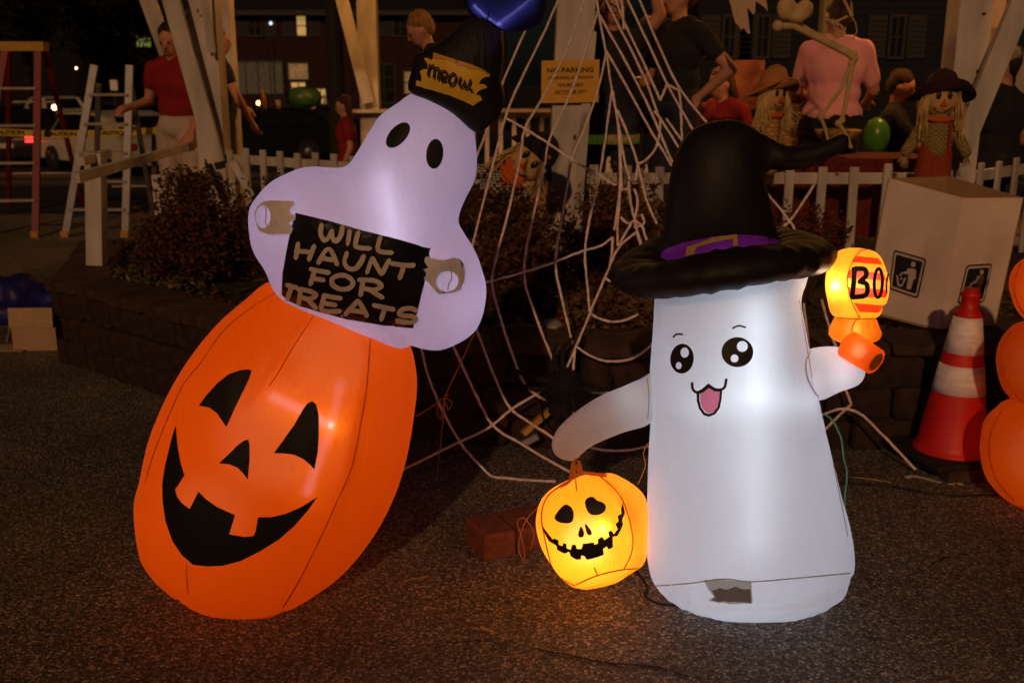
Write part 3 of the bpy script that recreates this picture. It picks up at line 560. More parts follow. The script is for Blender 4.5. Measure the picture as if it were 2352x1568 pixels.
strokes('eyebrow', [B3((473, 1296), (490, 1280), (524, 1280))], 4.2, bw, INK, bw); strokes('eyebrow', [B3((810, 1246), (845, 1232), (882, 1241))], 4.2, bw, INK, bw)
mo = strokes('mouth', [B4((921, 172), (925, 205), (945, 222), (975, 213), (1012, 182)), B4((1012, 182), (1045, 205), (1080, 208), (1102, 192), (1110, 152))], 6.2, bw, INK, bw)
decal('mouth_outline', [B4((945, 222), (975, 215), (1012, 183), (1050, 206), (1088, 208), (1085, 260), (1075, 310), (1050, 345), (1015, 359), (985, 350), (960, 315), (948, 270)), TNG], bw, INK, mo, .0045, 8)
al = inflate('arm', [(1500, 862), (1470, 872), (1430, 890), (1385, 908), (1340, 935), (1300, 966), (1275, 995), (1267, 1022), (1275, 1043), (1298, 1055), (1322, 1054), (1342, 1034), (1370, 1015), (1430, 990), (1500, 962)], YW - .0, .95, NW, W_, ds=.014)
ar = inflate('arm', [(1842, 828), (1852, 806), (1895, 797), (1940, 800), (1970, 818), (1986, 848), (1980, 872), (1962, 886), (1925, 898), (1882, 919), (1866, 900), (1850, 870)], YW - .05, .95, NW, W_, ds=.014)
strokes('seam', [[(1862, 806), (1850, 830), (1852, 865), (1868, 898), (1880, 912)]], 3, [ar, bw], GREYS, ar, .002); strokes('seam', [[(1487, 870), (1490, 915), (1487, 960)]], 2.4, [al, bw], GREYS, al, .002)
# hat
hb = inflate('hat_cone', [(1516, 592), (1524, 530), (1531, 470), (1541, 400), (1556, 345), (1585, 303), (1630, 281), (1680, 275), (1715, 284), (1750, 305), (1800, 332), (1850, 334), (1900, 322), (1930, 309), (1946, 310), (1950, 326), (1940, 345), (1900, 368), (1855, 386), (1800, 392), (1766, 390), (1757, 408), (1762, 440), (1774, 490), (1783, 530), (1792, 575), (1792, 600), (1650, 612)], YW, .95, NB, W_, ds=.016, wob=.02, seams=[(B3((985, 170), (975, 260), (965, 340), (990, 400)), .02, .025), ([(1755, 395), (1735, 370), (1715, 340)], .016, .02), ([(1758, 392), (1760, 360), (1770, 325)], .01, .012)])
br = MB(); V = []; F = []; cc = atY((1656, 595), YW); nu, nv = 72, 22
for i in range(nu):
    a = 2 * math.pi * i / nu
    Rx, Ry = .21, .195; rr = .067 + .006 * math.sin(a * 3 + 1) + .0035 * math.sin(a * 23) + .002 * math.sin(a * 41 + 2)
    sag = -.030 * math.cos(a) ** 2 * 1 + .033 * math.cos(a)
    for j in range(nv):
        b = 2 * math.pi * j / nv; V.append(cc + Vector((math.cos(a) * (Rx + rr * 1.25 * math.cos(b)), math.sin(a) * (Ry + rr * 1.15 * math.cos(b)), sag + .012 + rr * .72 * math.sin(b))))
for i in range(nu):
    for j in range(nv): F.append((i * nv + j, ((i + 1) % nu) * nv + j, ((i + 1) % nu) * nv + (j + 1) % nv, i * nv + (j + 1) % nv))
hbr = br.add(V, F).build('hat_brim', NB, W_, True)
PUR = M('purple_print', (.26, .03, .80), .45, .1); GLD = M('dull_gold_print', (.52, .36, .09), .5, .12)
hbd = decal('hat_band', [[(1512, 590), (1530, 572), (1570, 556), (1640, 542), (1700, 538), (1750, 541), (1788, 552), (1792, 590), (1700, 600), (1600, 606)]], hb, PUR, hb, .003, 10)
decal('buckle', [[(1572, 600), (1578, 566), (1640, 543), (1692, 536), (1696, 590), (1684, 592), (1682, 546), (1640, 554), (1600, 566), (1588, 600)]], hb, GLD, hbd, .005, 8)
# pumpkin bucket
p1 = B4((190, 745), (110, 810), (78, 900), (90, 1010), (130, 1180), (170, 1250), (262, 1305)); p2 = B4((400, 695), (470, 750), (530, 830), (565, 930), (585, 1040), (575, 1130), (535, 1212)); p3 = B4((268, 1300), (380, 1250), (520, 1216), (625, 1208))
bk = inflate('pumpkin_bucket', B4((250, 725), (330, 700), (410, 688), (480, 690), (560, 730), (620, 770), (660, 820), (672, 900), (670, 1010), (665, 1110), (650, 1165), (600, 1210), (520, 1255), (420, 1290), (330, 1308), (260, 1312), (200, 1270), (140, 1200), (80, 1100), (50, 1010), (45, 930), (65, 850), (110, 790), (170, 750)), YW + .02, 1.0, NY, W_, ds=.014, zmin=.006, seams=[(p1, .012, .012), (p2, .014, .013), (p3, .012, .012), (B4((268, 700), (273, 775)), .008, .01), (B4((370, 1190), (385, 1245)), .008, .01)])
for s in (p1, p2, p3, B4((268, 705), (270, 740), (273, 775)), B4((372, 1205), (380, 1225), (392, 1248))): strokes('seam', [s], 3, bk, SEAMA, bk, .0015)
for q in ([(150, 930), (165, 895), (195, 862), (217, 852), (245, 870), (258, 905), (250, 945), (225, 957), (180, 953)], [(320, 840), (335, 815), (365, 810), (385, 828), (425, 845), (437, 870), (425, 895), (395, 910), (355, 910), (330, 885)]): decal('eye', [B4(*q)], bk, INK, bk, .002, 7, 3)
for q in ([(298, 972), (315, 1010), (310, 1030), (295, 1036), (281, 1025), (285, 1000)], [(318, 962), (330, 965), (355, 1000), (357, 1018), (340, 1022), (327, 1005)]): decal('nostril', [B4(*q)], bk, INK, bk, .002, 6, 3)
decal('mouth', [B4((80, 965), (110, 1005), (140, 1045), (150, 1040), (172, 1050), (175, 1075), (195, 1082), (198, 1065), (217, 1070), (218, 1095), (240, 1103), (248, 1075), (268, 1075), (275, 1098), (300, 1098), (308, 1070), (368, 1062), (372, 1075), (392, 1068), (390, 1045), (415, 1030), (428, 1048), (455, 1030), (448, 1005), (465, 995), (480, 1016), (500, 990), (488, 960), (505, 945), (500, 915), (520, 905), (518, 875), (530, 838), (537, 870), (540, 905), (525, 935), (530, 965), (515, 1000), (500, 1026), (474, 1032), (475, 1090), (450, 1102), (440, 1085), (420, 1100), (425, 1130), (390, 1145), (330, 1160), (315, 1138), (300, 1135), (295, 1158), (270, 1158), (240, 1140), (232, 1115), (205, 1125), (165, 1105), (160, 1080), (120, 1056), (95, 1010))], bk, INK, bk, .002, 8)
hd = MB(); q = [atY(p, YW - .03) for p in B4((180, 752), (215, 735), (250, 705), (292, 672), (350, 680), (440, 690))]
for a, b in zip(q[:-1], q[1:]): hd.bar(a, b, .004, .016, (0, -1, 0))
q = [atY(p, YW - .035) for p in B4((246, 706), (252, 660), (262, 612), (275, 608), (284, 640), (292, 672))]
for a, b in zip(q[:-1], q[1:]): hd.bar(a, b, .016, .004, (0, -1, 0))
hd.build('handle', NY, bk)
glow(*B4((420, 990))[0], YW - .09, .33, (1, .74, .42), .02, W_); glow(1350, 1240, YW, 2.6, (1, .70, .34), .07, W_)
# BOO lantern on a stick
RED = FAB('red_nylon', (.75, .09, .02), .5, .5, .02, .2, tcol=(.7, .035, .008))
lo = inflate('lantern', C8((450, 1085), (425, 1000), (408, 900), (412, 810), (440, 720), (480, 655), (545, 622), (640, 617), (720, 630), (780, 668), (818, 760), (842, 850), (828, 960), (800, 1030), (755, 1100), (640, 1104), (540, 1100)), YW - .05, 1.05, NY, W_, ds=.01, paint=[(C8(*q), RED) for q in ([(622, 672), (775, 688), (800, 732), (592, 716)], [(572, 768), (812, 795), (828, 842), (556, 828)], [(562, 890), (832, 908), (826, 962), (578, 962)], [(600, 1000), (808, 1018), (775, 1068), (640, 1062)])])
pn = C8((645, 640), (700, 632), (775, 672), (818, 765), (838, 850), (825, 960), (798, 1030), (752, 1096), (640, 1096), (600, 1030), (572, 930), (556, 850), (570, 760), (600, 690))
strokes('seam', [C8((715, 632), (650, 640), (605, 690), (572, 760), (555, 850), (572, 940), (600, 1020), (642, 1096))], 2.6, lo, SEAMA, lo, .003)
strokes('letter', [C8((605, 770), (600, 850), (590, 955)), C8((598, 765), (670, 765), (682, 810), (640, 850)), C8((640, 850), (688, 870), (680, 940), (592, 955))], 11, lo, INK, lo, .004); strokes('letter', [C8(*(ellip((765, 860), 27, 98, .03) + [ellip((765, 860), 27, 98, .03)[0]]))], 7, lo, INK, lo, .004); strokes('letter', [C8((832, 800), (820, 860), (822, 930))], 4, lo, INK, lo, .004)
sk = inflate('lantern_skirt', C8((480, 1090), (560, 1098), (640, 1102), (745, 1098), (770, 1150), (795, 1205), (785, 1245), (735, 1275), (640, 1290), (540, 1288), (470, 1262), (425, 1225), (432, 1180), (455, 1130)), YW - .055, .95, NY, W_, ds=.011, seams=[(C8((640, 1100), (600, 1150), (585, 1200), (610, 1250)), .014, .012)])
strokes('seam', [C8((640, 1102), (600, 1140), (584, 1190), (610, 1250))], 2.6, sk, SEAMA, sk, .002); strokes('seam', [C8((470, 1092), (560, 1100), (640, 1104), (748, 1102))], 2.4, [sk, lo], SEAMA, sk, .003)
q0, q1 = atY(C8((560, 1290))[0], YW - .09), atY(C8((752, 1412))[0], YW - .16)
stt = MB(); stt.tube([q0, q0.lerp(q1, .5), q1], [.038, .037, .035], 20); stt.build('lantern_stick', NO_, W_, True); dirv = (q1 - q0).normalized()
MB().tube([q1 + dirv * .001, q1 + dirv * .003], [.026, .024], 18).build('stick_end', SEAMA, W_)
glow(*C8((475, 880))[0], YW - .085, 1.1, (1, .88, .65), .012, W_); glow(*C8((650, 860))[0], YW - .03, .5, (1, .72, .36), .03, W_); glow(*C8((600, 1190))[0], YW - .06, .16, (1, .66, .3), .03, W_); 
glow(*C8((640, 1340))[0], YW - .115, .12, (1, .7, .3), .015, W_)
# LEDs inside the body, and lamps added for the streaks
for (px, py, e) in ((1690, 1050, .95), (1660, 800, .6), (1690, 1260, 1.15)): glow(px, py, YW + .05, e, (.72, .85, 1), .09, W_)
def skin_strip(px, on, e, col, par, depth=.022, wdt=.006, n=6):  # thin lamps added behind the skin to imitate glare streaks in the nylon
    P = [behind(p, on, depth) for p in px]
    for a, b in zip(P[:-1], P[1:]):
        d = (b - a); l_ = d.length; d.normalize(); c_ = (a + b) / 2; n_ = (c_ - ORI).normalized(); x_ = d.cross(n_).normalized(); o = lamp('streak_lamp', 'AREA', c_, e, col, wdt, par, size_y=l_); o.rotation_euler = Matrix((x_, d, x_.cross(d))).transposed().to_euler()
skin_strip([(1728, 700), (1726, 760), (1725, 830), (1725, 900)], bw, .05, (.78, .90, 1), W_, .075, .03)
skin_strip([(1725, 900), (1724, 980), (1724, 1060), (1726, 1150), (1728, 1240)], bw, .03, (.78, .90, 1), W_, .08, .03)
skin_strip([(1600, 925), (1660, 912), (1725, 905), (1790, 912), (1850, 925)], bw, .02, (.78, .90, 1), W_, .07, .02)
o_ = lamp('led', 'POINT', behind((1725, 905), bw, .045), .022, (.8, .92, 1), .010, W_)
skin_strip([(885, 400), (895, 470), (902, 540), (906, 600)], gh, .02, (.80, .78, 1), A_, .05, .010)
skin_strip([B2((905, 680))[0], B2((800, 625))[0], B2((640, 550))[0]], pk, .035, (.75, .75, 1), A_, .055, .022)
skin_strip([B2((945, 480))[0], B2((905, 680))[0], B2((840, 850))[0], B2((790, 990))[0]], pk, .022, (.75, .75, 1), A_, .06, .022)
lamp('led', 'POINT', behind(B2((905, 680))[0], pk, .02), .05, (.6, .68, 1), .007, A_)
skin_strip([(1146, 52), (1180, 28), (1222, -6)], ct, .03, (.5, .5, 1), A_, .02, .004); skin_strip([(1140, 50), (1110, 30), (1090, 10)], ct, .03, (.5, .5, 1), A_, .02, .004)
lamp('led', 'POINT', behind((1146, 54), ct, .012), .05, (.6, .6, 1), .005, A_); skin_strip([(1138, 78), (1112, 120)], ht, .02, (.5, .5, 1), A_, .02, .004)
glow(1450, 922, YW, .05, (.85, .92, 1), .04, W_); glow(1920, 850, YW - .05, .12, (.92, .92, 1), .03, W_)
# ---- stacked pumpkins at the right edge
S_ = thing('stacked_pumpkins_inflatable', (1.65, 3.5, 0), 'orange inflatable tower of stacked pumpkins beside the traffic cone', 'inflatable')
for nm, ol, sm, kk in (('lower_pumpkin', [(2257, 1040), (2262, 985), (2285, 945), (2325, 920), (2400, 910), (2475, 920), (2515, 945), (2540, 990), (2545, 1050), (2528, 1110), (2490, 1155), (2410, 1182), (2340, 1165), (2290, 1130), (2265, 1090)], [(2300, 945), (2275, 1000), (2276, 1060), (2295, 1110), (2330, 1148)], .95),
    ('middle_pumpkin', [(2292, 840), (2294, 800), (2312, 765), (2345, 742), (2400, 735), (2460, 742), (2500, 775), (2508, 830), (2500, 890), (2465, 930), (2400, 945), (2345, 932), (2308, 898)], [(2322, 762), (2303, 800), (2305, 850), (2325, 895), (2350, 925)], .95),
    ('upper_pumpkin', [(2320, 660), (2326, 625), (2345, 600), (2380, 585), (2420, 582), (2460, 595), (2482, 630), (2485, 680), (2465, 725), (2420, 748), (2375, 745), (2340, 718)], [(2345, 605), (2330, 650), (2338, 695), (2362, 735)], .95)):
    ob = inflate(nm, ol, 3.5, kk, NO_, S_, zmin=.006, seams=[(sm, .016, .016)]); strokes('seam', [sm], 3, ob, SEAM, ob, .0015)
for (px, py, e) in ((2400, 1050, .8), (2400, 840, .3), (2405, 665, .55)): glow(px, py, 3.5, e, (1, .66, .26), .12, S_)
st = atY((2410, 575), 3.5); MB().tube([st, st + Vector((.01, 0, .05)), st + Vector((.04, 0, .1))], [.03, .024, .026], 12).build('stem', M('green_nylon', (.05, .12, .02), .6), S_, True)
# ================================================================== THINGS ON THE LOT
# ---- rope spider web, leaning from the ground pegs to the gazebo eaves
WB = thing('spider_web', (0, 3.75, 0), 'giant white rope spider web stretched from the asphalt up to the gazebo roof', 'spider web')
MRO = M('white_rope', (.80, .67, .62), .9, .25, 60, .8, 160)
STR = [C3((1155, 250), (960, 690), (850, 1040), (760, 1270), (700, 1420)), C3((1440, -40), (1300, 290), (1130, 620), (985, 960), (920, 1230), (830, 1568)) + C7((510, 590), (480, 700)),
 C3((1650, -40), (1500, 400), (1380, 640), (1260, 870), (1143, 1040), (1120, 1240)) + C7((840, 0), (770, 320), (690, 620), (630, 850), (680, 1030), (750, 1260), (800, 1400)) + B6((800, 430), (880, 510), (1030, 585), (1110, 615), (1200, 660)),
 C3((1745, 100), (1640, 440), (1500, 830), (1340, 1140), (1310, 1380)) + C7((1015, 0), (950, 330), (845, 790), (940, 1060), (1020, 1280), (1100, 1465)),
 C3((1815, 430), (1760, 700), (1640, 1050), (1530, 1290)) + C7((1190, 60), (1150, 300), (1075, 720), (1130, 960), (1190, 1220), (1210, 1290)),
 C3((1860, 750), (1800, 1200), (1750, 1500)) + C7((1350, 300), (1285, 635), (1310, 850), (1325, 1060)),
 C3((1728, -60), (1750, 100), (1815, 430), (1860, 740), (1920, 1020), (1925, 1350)) + C7((1545, 100), (1540, 260), (1520, 480), (1525, 600)),
 C3((985, 960), (1140, 1045), (1330, 1160), (1560, 1330), (1720, 1400), (1860, 1500), (1900, 1510)), C7((480, 880), (600, 853), (630, 850), (845, 790), (1075, 720), (1285, 632), (1400, 610), (1490, 540)),
 C7((1660, 500), (1525, 605), (1470, 740), (1380, 950), (1325, 1080), (1235, 1300), (1170, 1450)), C7((1490, 540), (1482, 680), (1468, 745)), C7((1625, 430), (1530, 600)), C7((1440, 830), (1478, 852)),
 C7((1335, 1075), (1400, 1115), (1490, 1135), (1590, 1120), (1665, 1080)), C7((1235, 1305), (1310, 1360), (1400, 1400), (1490, 1412), (1600, 1400), (1700, 1350), (1800, 1255)), C7((1225, 1330), (1218, 1400), (1212, 1470)),
 B6((175, 200), (215, 380), (290, 570), (410, 795), (510, 910), (620, 1020), (740, 1100), (905, 1175), (1000, 1200)), B6((350, 150), (430, 330), (540, 560), (610, 705), (800, 810), (980, 920), (1170, 1020)), B6((510, 80), (600, 330), (660, 470), (720, 598), (850, 680), (980, 765), (1080, 830)),
 B6((-30, 1010), (75, 960), (250, 875), (410, 795), (610, 705), (720, 597), (880, 505), (960, 450)), B6((1140, 470), (1230, 490), (1310, 497), (1450, 480)), B6((1215, 830), (1330, 850), (1450, 845), (1580, 820), (1640, 800)),
 [(1870, 958), (1955, 928), (2030, 1000), (2103, 1078)], [(1955, 928), (1938, 880)], [(1955, 928), (1885, 995)], C8((250, 1000), (270, 1180), (292, 1340)), C8((375, 975), (420, 1140), (475, 1310)),
 C8((-10, 230), (160, 430), (198, 512)), C8((325, 170), (160, 430), (62, 502)), C8((95, 480), (152, 585)), 
 C4((745, -40), (900, 270), (1080, 620), (1200, 960)), C4((700, 100), (860, 380), (1000, 640), (1150, 940), (1310, 1330)), C4((838, -30), (910, 180), (1060, 480), (1212, 822)), C4((925, -40), (1100, 330), (1265, 690), (1360, 860), (1480, 1065)), C4((1025, -40), (1200, 380), (1360, 730), (1590, 1000)),
 C4((1265, 690), (1212, 822)), C4((1265, 690), (1365, 740)), C4((1365, 740), (1380, 900), (1388, 1150)), C4((770, 420), (900, 640), (1060, 940), (1200, 1180), (1305, 1355)), C4((1212, 960), (1200, 1180), (1100, 1310), (1030, 1340)), C4((1160, 910), (1210, 965), (1360, 1205)), C4((1260, 970), (1390, 1155)), C4((880, -30), (905, 60), (912, 240)),
 C4((822, 740), (870, 1020), (890, 1300), (895, 1560)), C4((860, 900), (960, 1130), (1030, 1340), (1080, 1568)) + C7((1730, 300), (1800, 450)), C4((870, 1010), (910, 1290), (965, 1470)), C4((1030, 1340), (1005, 1480)),
 C7((1545, 60), (1530, 300), (1500, 490)), C7((1600, 150), (1615, 300), (1640, 425), (1700, 460), (1720, 560), (1780, 600)), C7((1640, 425), (1690, 590), (1715, 680)), C7((1545, 400), (1590, 450), (1640, 425)), C7((1565, 205), (1612, 205)), C7((1640, 200), (1670, 290), (1640, 425)), C7((1690, 380), (1720, 450), (1640, 470)), C7((1660, 510), (1680, 590), (1700, 640))]
rng = random.Random(3)
for ln in STR:
    P = chaikin([atPlane(p, 3.75, .48) for p in ln], 2)
    for p in P: p.z = max(p.z, .006)
    Q = [p + Vector((rng.uniform(-1, 1), rng.uniform(-1, 1), rng.uniform(-1, 1))) * .0009 for p in P]
    MB().tube(Q, [.0055 * rng.uniform(.85, 1.12) for _ in Q], 6).build('strand', MRO, WB, True)
kn_ = MB()
# ---- hairy spider on the web
spc = atPlane((1293, 888), 3.70, .48); SPD = thing('toy_spider', spc, 'black hairy toy spider clinging to the white rope web', 'spider')
MSP = M('black_fur', (.006, .006, .006), .9, .4, 30)
b = MB(); b.ell(spc, (.075, .06, .07)); b.ell(spc + Vector((-.01, -.03, -.08)), (.05, .045, .045)); sb_ = b.remesh('body', MSP, SPD, .01)
f = MB()
for i in range(1500):
    d = Vector([rng.gauss(0, 1) for _ in range(3)]).normalized(); p = spc + Vector((d.x * .073, d.y * .058, d.z * .068)); e = p + (d + Vector((rng.uniform(-.5, .5), rng.uniform(-.5, .5), -.5))) * rng.uniform(.012, .035); s_ = d.orthogonal().normalized() * .0012; f.add([p + s_, p - s_, e], [(0, 1, 2)])
tag(f.build('fur', MSP, SPD, fix=False), kind='stuff')
for ln in ([(1262, 870), (1210, 862), (1160, 840), (1140, 800), (1130, 765)], [(1262, 900), (1215, 890), (1185, 882), (1165, 868)], [(1300, 850), (1292, 820), (1296, 795), (1322, 770)], [(1285, 850), (1272, 825), (1278, 790)], [(1320, 895), (1365, 895), (1390, 892), (1402, 850)], [(1300, 925), (1300, 960), (1292, 985)], [(1318, 920), (1325, 950), (1328, 975)], [(1280, 930), (1282, 960), (1270, 990)]):
    P = [atPlane(p, 3.66, .48) for p in ln]; P[0] = spc.lerp(P[0], .6); P = cr(P, 6); MB().tube([p + Vector((rng.uniform(-1, 1), 0, rng.uniform(-1, 1))) * .003 for p in P], [.011 * (1 - .45 * i / len(P)) for i in range(len(P))], 7).build('leg', MSP, SPD, True)
# ---- stake light with wooden stake
SL = thing('stake_floodlight', atZ((1215, 1015)), 'small black floodlight with yellow wooden stake lying below the toy spider', 'floodlight')
a, b_ = atY(B6((1000, 570))[0], 4.0), atY(B6((800, 745))[0], 3.93); MB().bar(a, b_, .022, .035, (0, -1, 0)).build('stake', M('yellow_wood', (.42, .26, .05), .7, .25, 20, .3), SL)
a = atY(B6((845, 775))[0], 3.92); MB().box(a, (.08, .04, .035), Matrix.Rotation(-.5, 3, 'Y'), .005).build('housing', M('grey_plastic', (.05, .05, .055), .4), SL)
MB().box(a + Vector((0, -.021, .0)), (.066, .004, .024), Matrix.Rotation(-.5, 3, 'Y')).build('lens', M('lens', (.25, .25, .28), .2), SL)
MB().tube([atY(p, 3.92) for p in B6((880, 520), (905, 590), (930, 660), (985, 730))], .004, 6).build('cable', M('black_cord', (.01, .01, .01), .5), SL)
# ---- paver blocks
MPV = M('red_paver', (.15, .048, .026), .9, .35, 25, .7, 90)
c0 = atZ((1114, 1292)); dr = (atZ((1240, 1266)) - c0).normalized(); dl = Vector((-dr.y, dr.x, 0))
for i, (l, gap) in enumerate(((.11, 0), (.17, .006))):
    st_ = c0 + dr * (sum((.11, .17)[:i]) + gap) ; ce = st_ + dr * l / 2 + dl * .085 + Vector((0, 0, .045))
    Rm = Matrix((dr, dl, Vector((0, 0, 1)))).transposed(); o = MB().box(ce, (l, .17, .09 - .003 * i), Rm, .006).build('paver_block', MPV)
    tag(o, ['short end red paver block holding down twine on the asphalt', 'longer red paver block butted against the pumpkin bucket'][i], 'paver')
# ---- traffic cone on a block
CN = Vector((atY((2180, 1060), 3.86).x, 3.86, 0)); T_ = thing('traffic_cone', CN, 'orange traffic cone with two scuffed reflective white bands', 'traffic cone')
blk = MB().box(CN + Vector((-.01, -.06, .028)), (.16, .22, .056), Matrix.Rotation(.15, 3, 'Z'), .006).build('cone_block', M('dark_block', (.06, .03, .02), .9, .3, 30, .5)); tag(blk, 'dark block wedged under the traffic cone base', 'paver')
MOC = M('cone_orange', (.56, .014, .007), .45, .12, 9, .1, 30); MRF = M('reflective_band', (.86, .82, .78), .3, .2, 18, .3, 220, col2=(.97, .95, .92), stretch=(1, 1, 3))
tilt = Matrix.Rotation(.02, 3, 'Y'); bz = .056
b = MB(); b.box(CN + Vector((0, 0, bz + .014)), (.36, .36, .026), Matrix.Rotation(.25, 3, 'Z'), .008); b.build('base', M('black_rubber', (.012, .012, .012), .8, .3, 30), T_)
Zt = .66
def rad(z): return .138 - (.138 - .034) * (z / Zt)
pr = [(.15, .026), (.138, .034)] + [(rad(z), z) for z in (.06, .2, .3, .4, .5, .555)] + [(rad(.56) + .004, .558), (rad(.57) + .004, .572), (.034, .585), (.031, .628), (.036, .634), (.036, .645), (.027, .65), (.027, .662), (.02, .664)]
MB().lathe(pr, CN + Vector((0, 0, bz)), 40, tilt).build('cone_body', MOC, T_, True)
for z0, z1 in ((.262, .372), (.418, .558)): MB().lathe([(rad(z) + .0016, z) for z in (z0, z0 + (z1 - z0) * .5, z1)], CN + Vector((0, 0, bz)), 40, tilt).build('reflective_band', MRF, T_, True)
# ---- cardboard litter bin
BX = thing('cardboard_bin', atY((2155, 757), 4.3), 'leaning open-top white cardboard litter bin standing on the planter wall', 'bin')
A, B, C, D = atY((2212, 455), 4.30), atY((2352, 454), 4.36), atY((2177, 405), 4.66), atY((2040, 409), 4.58)
a, b, d = atY((2155, 760), 4.30), atY((2287, 748), 4.36), atY((1982, 716), 4.58); c = b + (d - a)
MCB = M('white_cardboard', (.72, .62, .50), .85, .14, 4, .2, 120, col2=(.80, .70, .57)); MCI = M('kraft_inside', (.36, .22, .11), .9, .1, 12)
for nm, q in (('left_panel', (A, D, d, a)), ('right_panel', (B, A, a, b)), ('back_panel', (D, C, c, d)), ('side_panel', (C, B, b, c))):
    cen = (A + B + C + D + a + b + c + d) / 8; nn = (q[1] - q[0]).cross(q[3] - q[0]).normalized(); nn = nn if nn.dot(q[0] - cen) < 0 else -nn
    g_ = MB(); n_ = 8; bl = lambda s_, t_: (q[0] * (1 - s_) + q[1] * s_) * (1 - t_) + (q[3] * (1 - s_) + q[2] * s_) * t_
    for k_ in (0, 1): g_.v += [tuple(bl(i / n_, j / n_) + nn * (.005 * k_ + .012 * noise.noise(Vector((i * .31 + q[0].x * 3, j * .27, 2))) * math.sin(math.pi * i / n_) * math.sin(math.pi * j / n_))) for i in range(n_ + 1) for j in range(n_ + 1)]
    m_ = (n_ + 1) ** 2
    for k_ in (0, 1): g_.f += [tuple(v + k_ * m_ for v in (i * (n_ + 1) + j, (i + 1) * (n_ + 1) + j, (i + 1) * (n_ + 1) + j + 1)) for i in range(n_) for j in range(n_)] + [tuple(v + k_ * m_ for v in (i * (n_ + 1) + j, (i + 1) * (n_ + 1) + j + 1, i * (n_ + 1) + j + 1)) for i in range(n_) for j in range(n_)]
    rim_ = [i * (n_ + 1) for i in range(n_ + 1)] + [n_ * (n_ + 1) + j for j in range(1, n_ + 1)] + [i * (n_ + 1) + n_ for i in range(n_ - 1, -1, -1)] + [j for j in range(n_ - 1, 0, -1)]
    g_.f += [(a_, b_2, b_2 + m_, a_ + m_) for a_, b_2 in zip(rim_, rim_[1:] + rim_[:1])]
    o = g_.build(nm, MCB if nm in ('left_panel', 'right_panel') else MCI, BX); 
    if nm == 'left_panel': lp_ = o
    if nm == 'right_panel': rp_ = o
MB().prism((a, b, c, d), (0, 0, .01)).build('bottom_panel', MCI, BX)
SGB = M('sign_blue_black', (.012, .014, .022), .5, .2, 30); SGT = M('sign_cream', (.52, .43, .34), .7, .05)
def rq(q, r, n=4):                                           # quad with rounded corners
    out = []; q = [Vector((*p, 0)) for p in q]
    for i in range(4):
        p, u, v = q[i], (q[i - 1] - q[i]).normalized(), (q[(i + 1) % 4] - q[i]).normalized()
        for k in range(n + 1):
            t = k / n; s_ = p + u * r * (1 - t) ** 2 + v * r * t ** 2; out.append((s_.x, s_.y))
    return out
def sc(q, f): m = [sum(p[i] for p in q) / 4 for i in (0, 1)]; return [(m[0] + (p[0] - m[0]) * f, m[1] + (p[1] - m[1]) * f) for p in q]
def litter(q, on, man):
    s_ = decal('litter_sign', [C8(*rq(q, 26))], on, SGB, on, .002, 14); decal('sign_border', [C8(*rq(sc(q, .92), 20)), C8(*rq(sc(q, .80), 12))], on, SGT, s_, .0035, 10)
    for m in man: decal('pictogram', [C8(*m)], on, SGT, s_, .0035, 8)
litter([(882, 626), (1114, 692), (1052, 972), (846, 902)], lp_, [ellip((1020, 730), 17, 20), [(985, 757), (1030, 762), (1042, 775), (1036, 832), (1024, 835), (1002, 905), (970, 902), (984, 830), (984, 800), (950, 795), (950, 783), (970, 778)], [(900, 805), (912, 808), (920, 866), (938, 872), (958, 822), (970, 826), (942, 888), (908, 880)], ellip((940, 792), 8, 8, n=8), ellip((931, 806), 8, 8, n=8), ellip((936, 830), 8, 8, n=8)])
litter([(1388, 734), (1570, 722), (1512, 996), (1322, 1008)], rp_, [ellip((1493, 784), 14, 18), [(1464, 808), (1500, 806), (1510, 820), (1502, 862), (1492, 872), (1476, 955), (1450, 958), (1462, 868), (1430, 862), (1432, 850), (1452, 840)], ellip((1420, 868), 7, 8, n=8), ellip((1408, 886), 7, 8, n=8), ellip((1392, 896), 7, 8, n=8), [(1372, 905), (1382, 905), (1380, 960), (1398, 962), (1418, 908), (1430, 908), (1405, 976), (1368, 974)]])
# ---- NO PARKING notice on the centre post
NP = thing('parking_notice', atY((1310, 236), 5.84), 'orange paper no parking notice stapled to the white centre post', 'notice')
q = [atY(p, 5.842) for p in ((1244, 140), (1377, 137), (1375, 235), (1243, 237))]; pp = MB().prism(q, (0, .002, 0)).build('paper', M('orange_paper', (.66, .36, .05), .8, .06, 10), NP)
MTX = M('notice_ink', (.012, .008, .006), .8)
cx = (q[0] + q[1] + q[2] + q[3]) / 4; ux = (q[1] - q[0]).normalized(); uz = Vector((0, 0, 1)); Wd = (q[1] - q[0]).length; Hh = (q[0] - q[3]).length
for txt, v, wf, hf in (('NO PARKING', .27, .80, .125), ('STARTING AT NOON', .09, .78, .075), ('THURSDAY', -.085, .46, .085), ('OCTOBER 31', -.255, .46, .095), ('ST', -.235, .075, .05)):
    me = text_mesh(txt, 1, .003, .02); xs_ = [v_.co.x for v_ in me.vertices]; ys_ = [v_.co.y for v_ in me.vertices]; w0, h0 = max(xs_) - min(xs_), max(ys_) - min(ys_); mx_, my_ = (max(xs_) + min(xs_)) / 2, (max(ys_) + min(ys_)) / 2
    shift = {'OCTOBER 31': -.03, 'ST': .245}.get(txt, 0)
    for v_ in me.vertices: v_.co = cx + ux * ((v_.co.x - mx_) / w0 * wf * Wd + shift * Wd) + uz * ((v_.co.y - my_) / h0 * hf * Hh + v * Hh) + Vector((0, -.003 - v_.co.z * .1, 0))
    mesh_obj('lettering', me, MTX, pp, False)
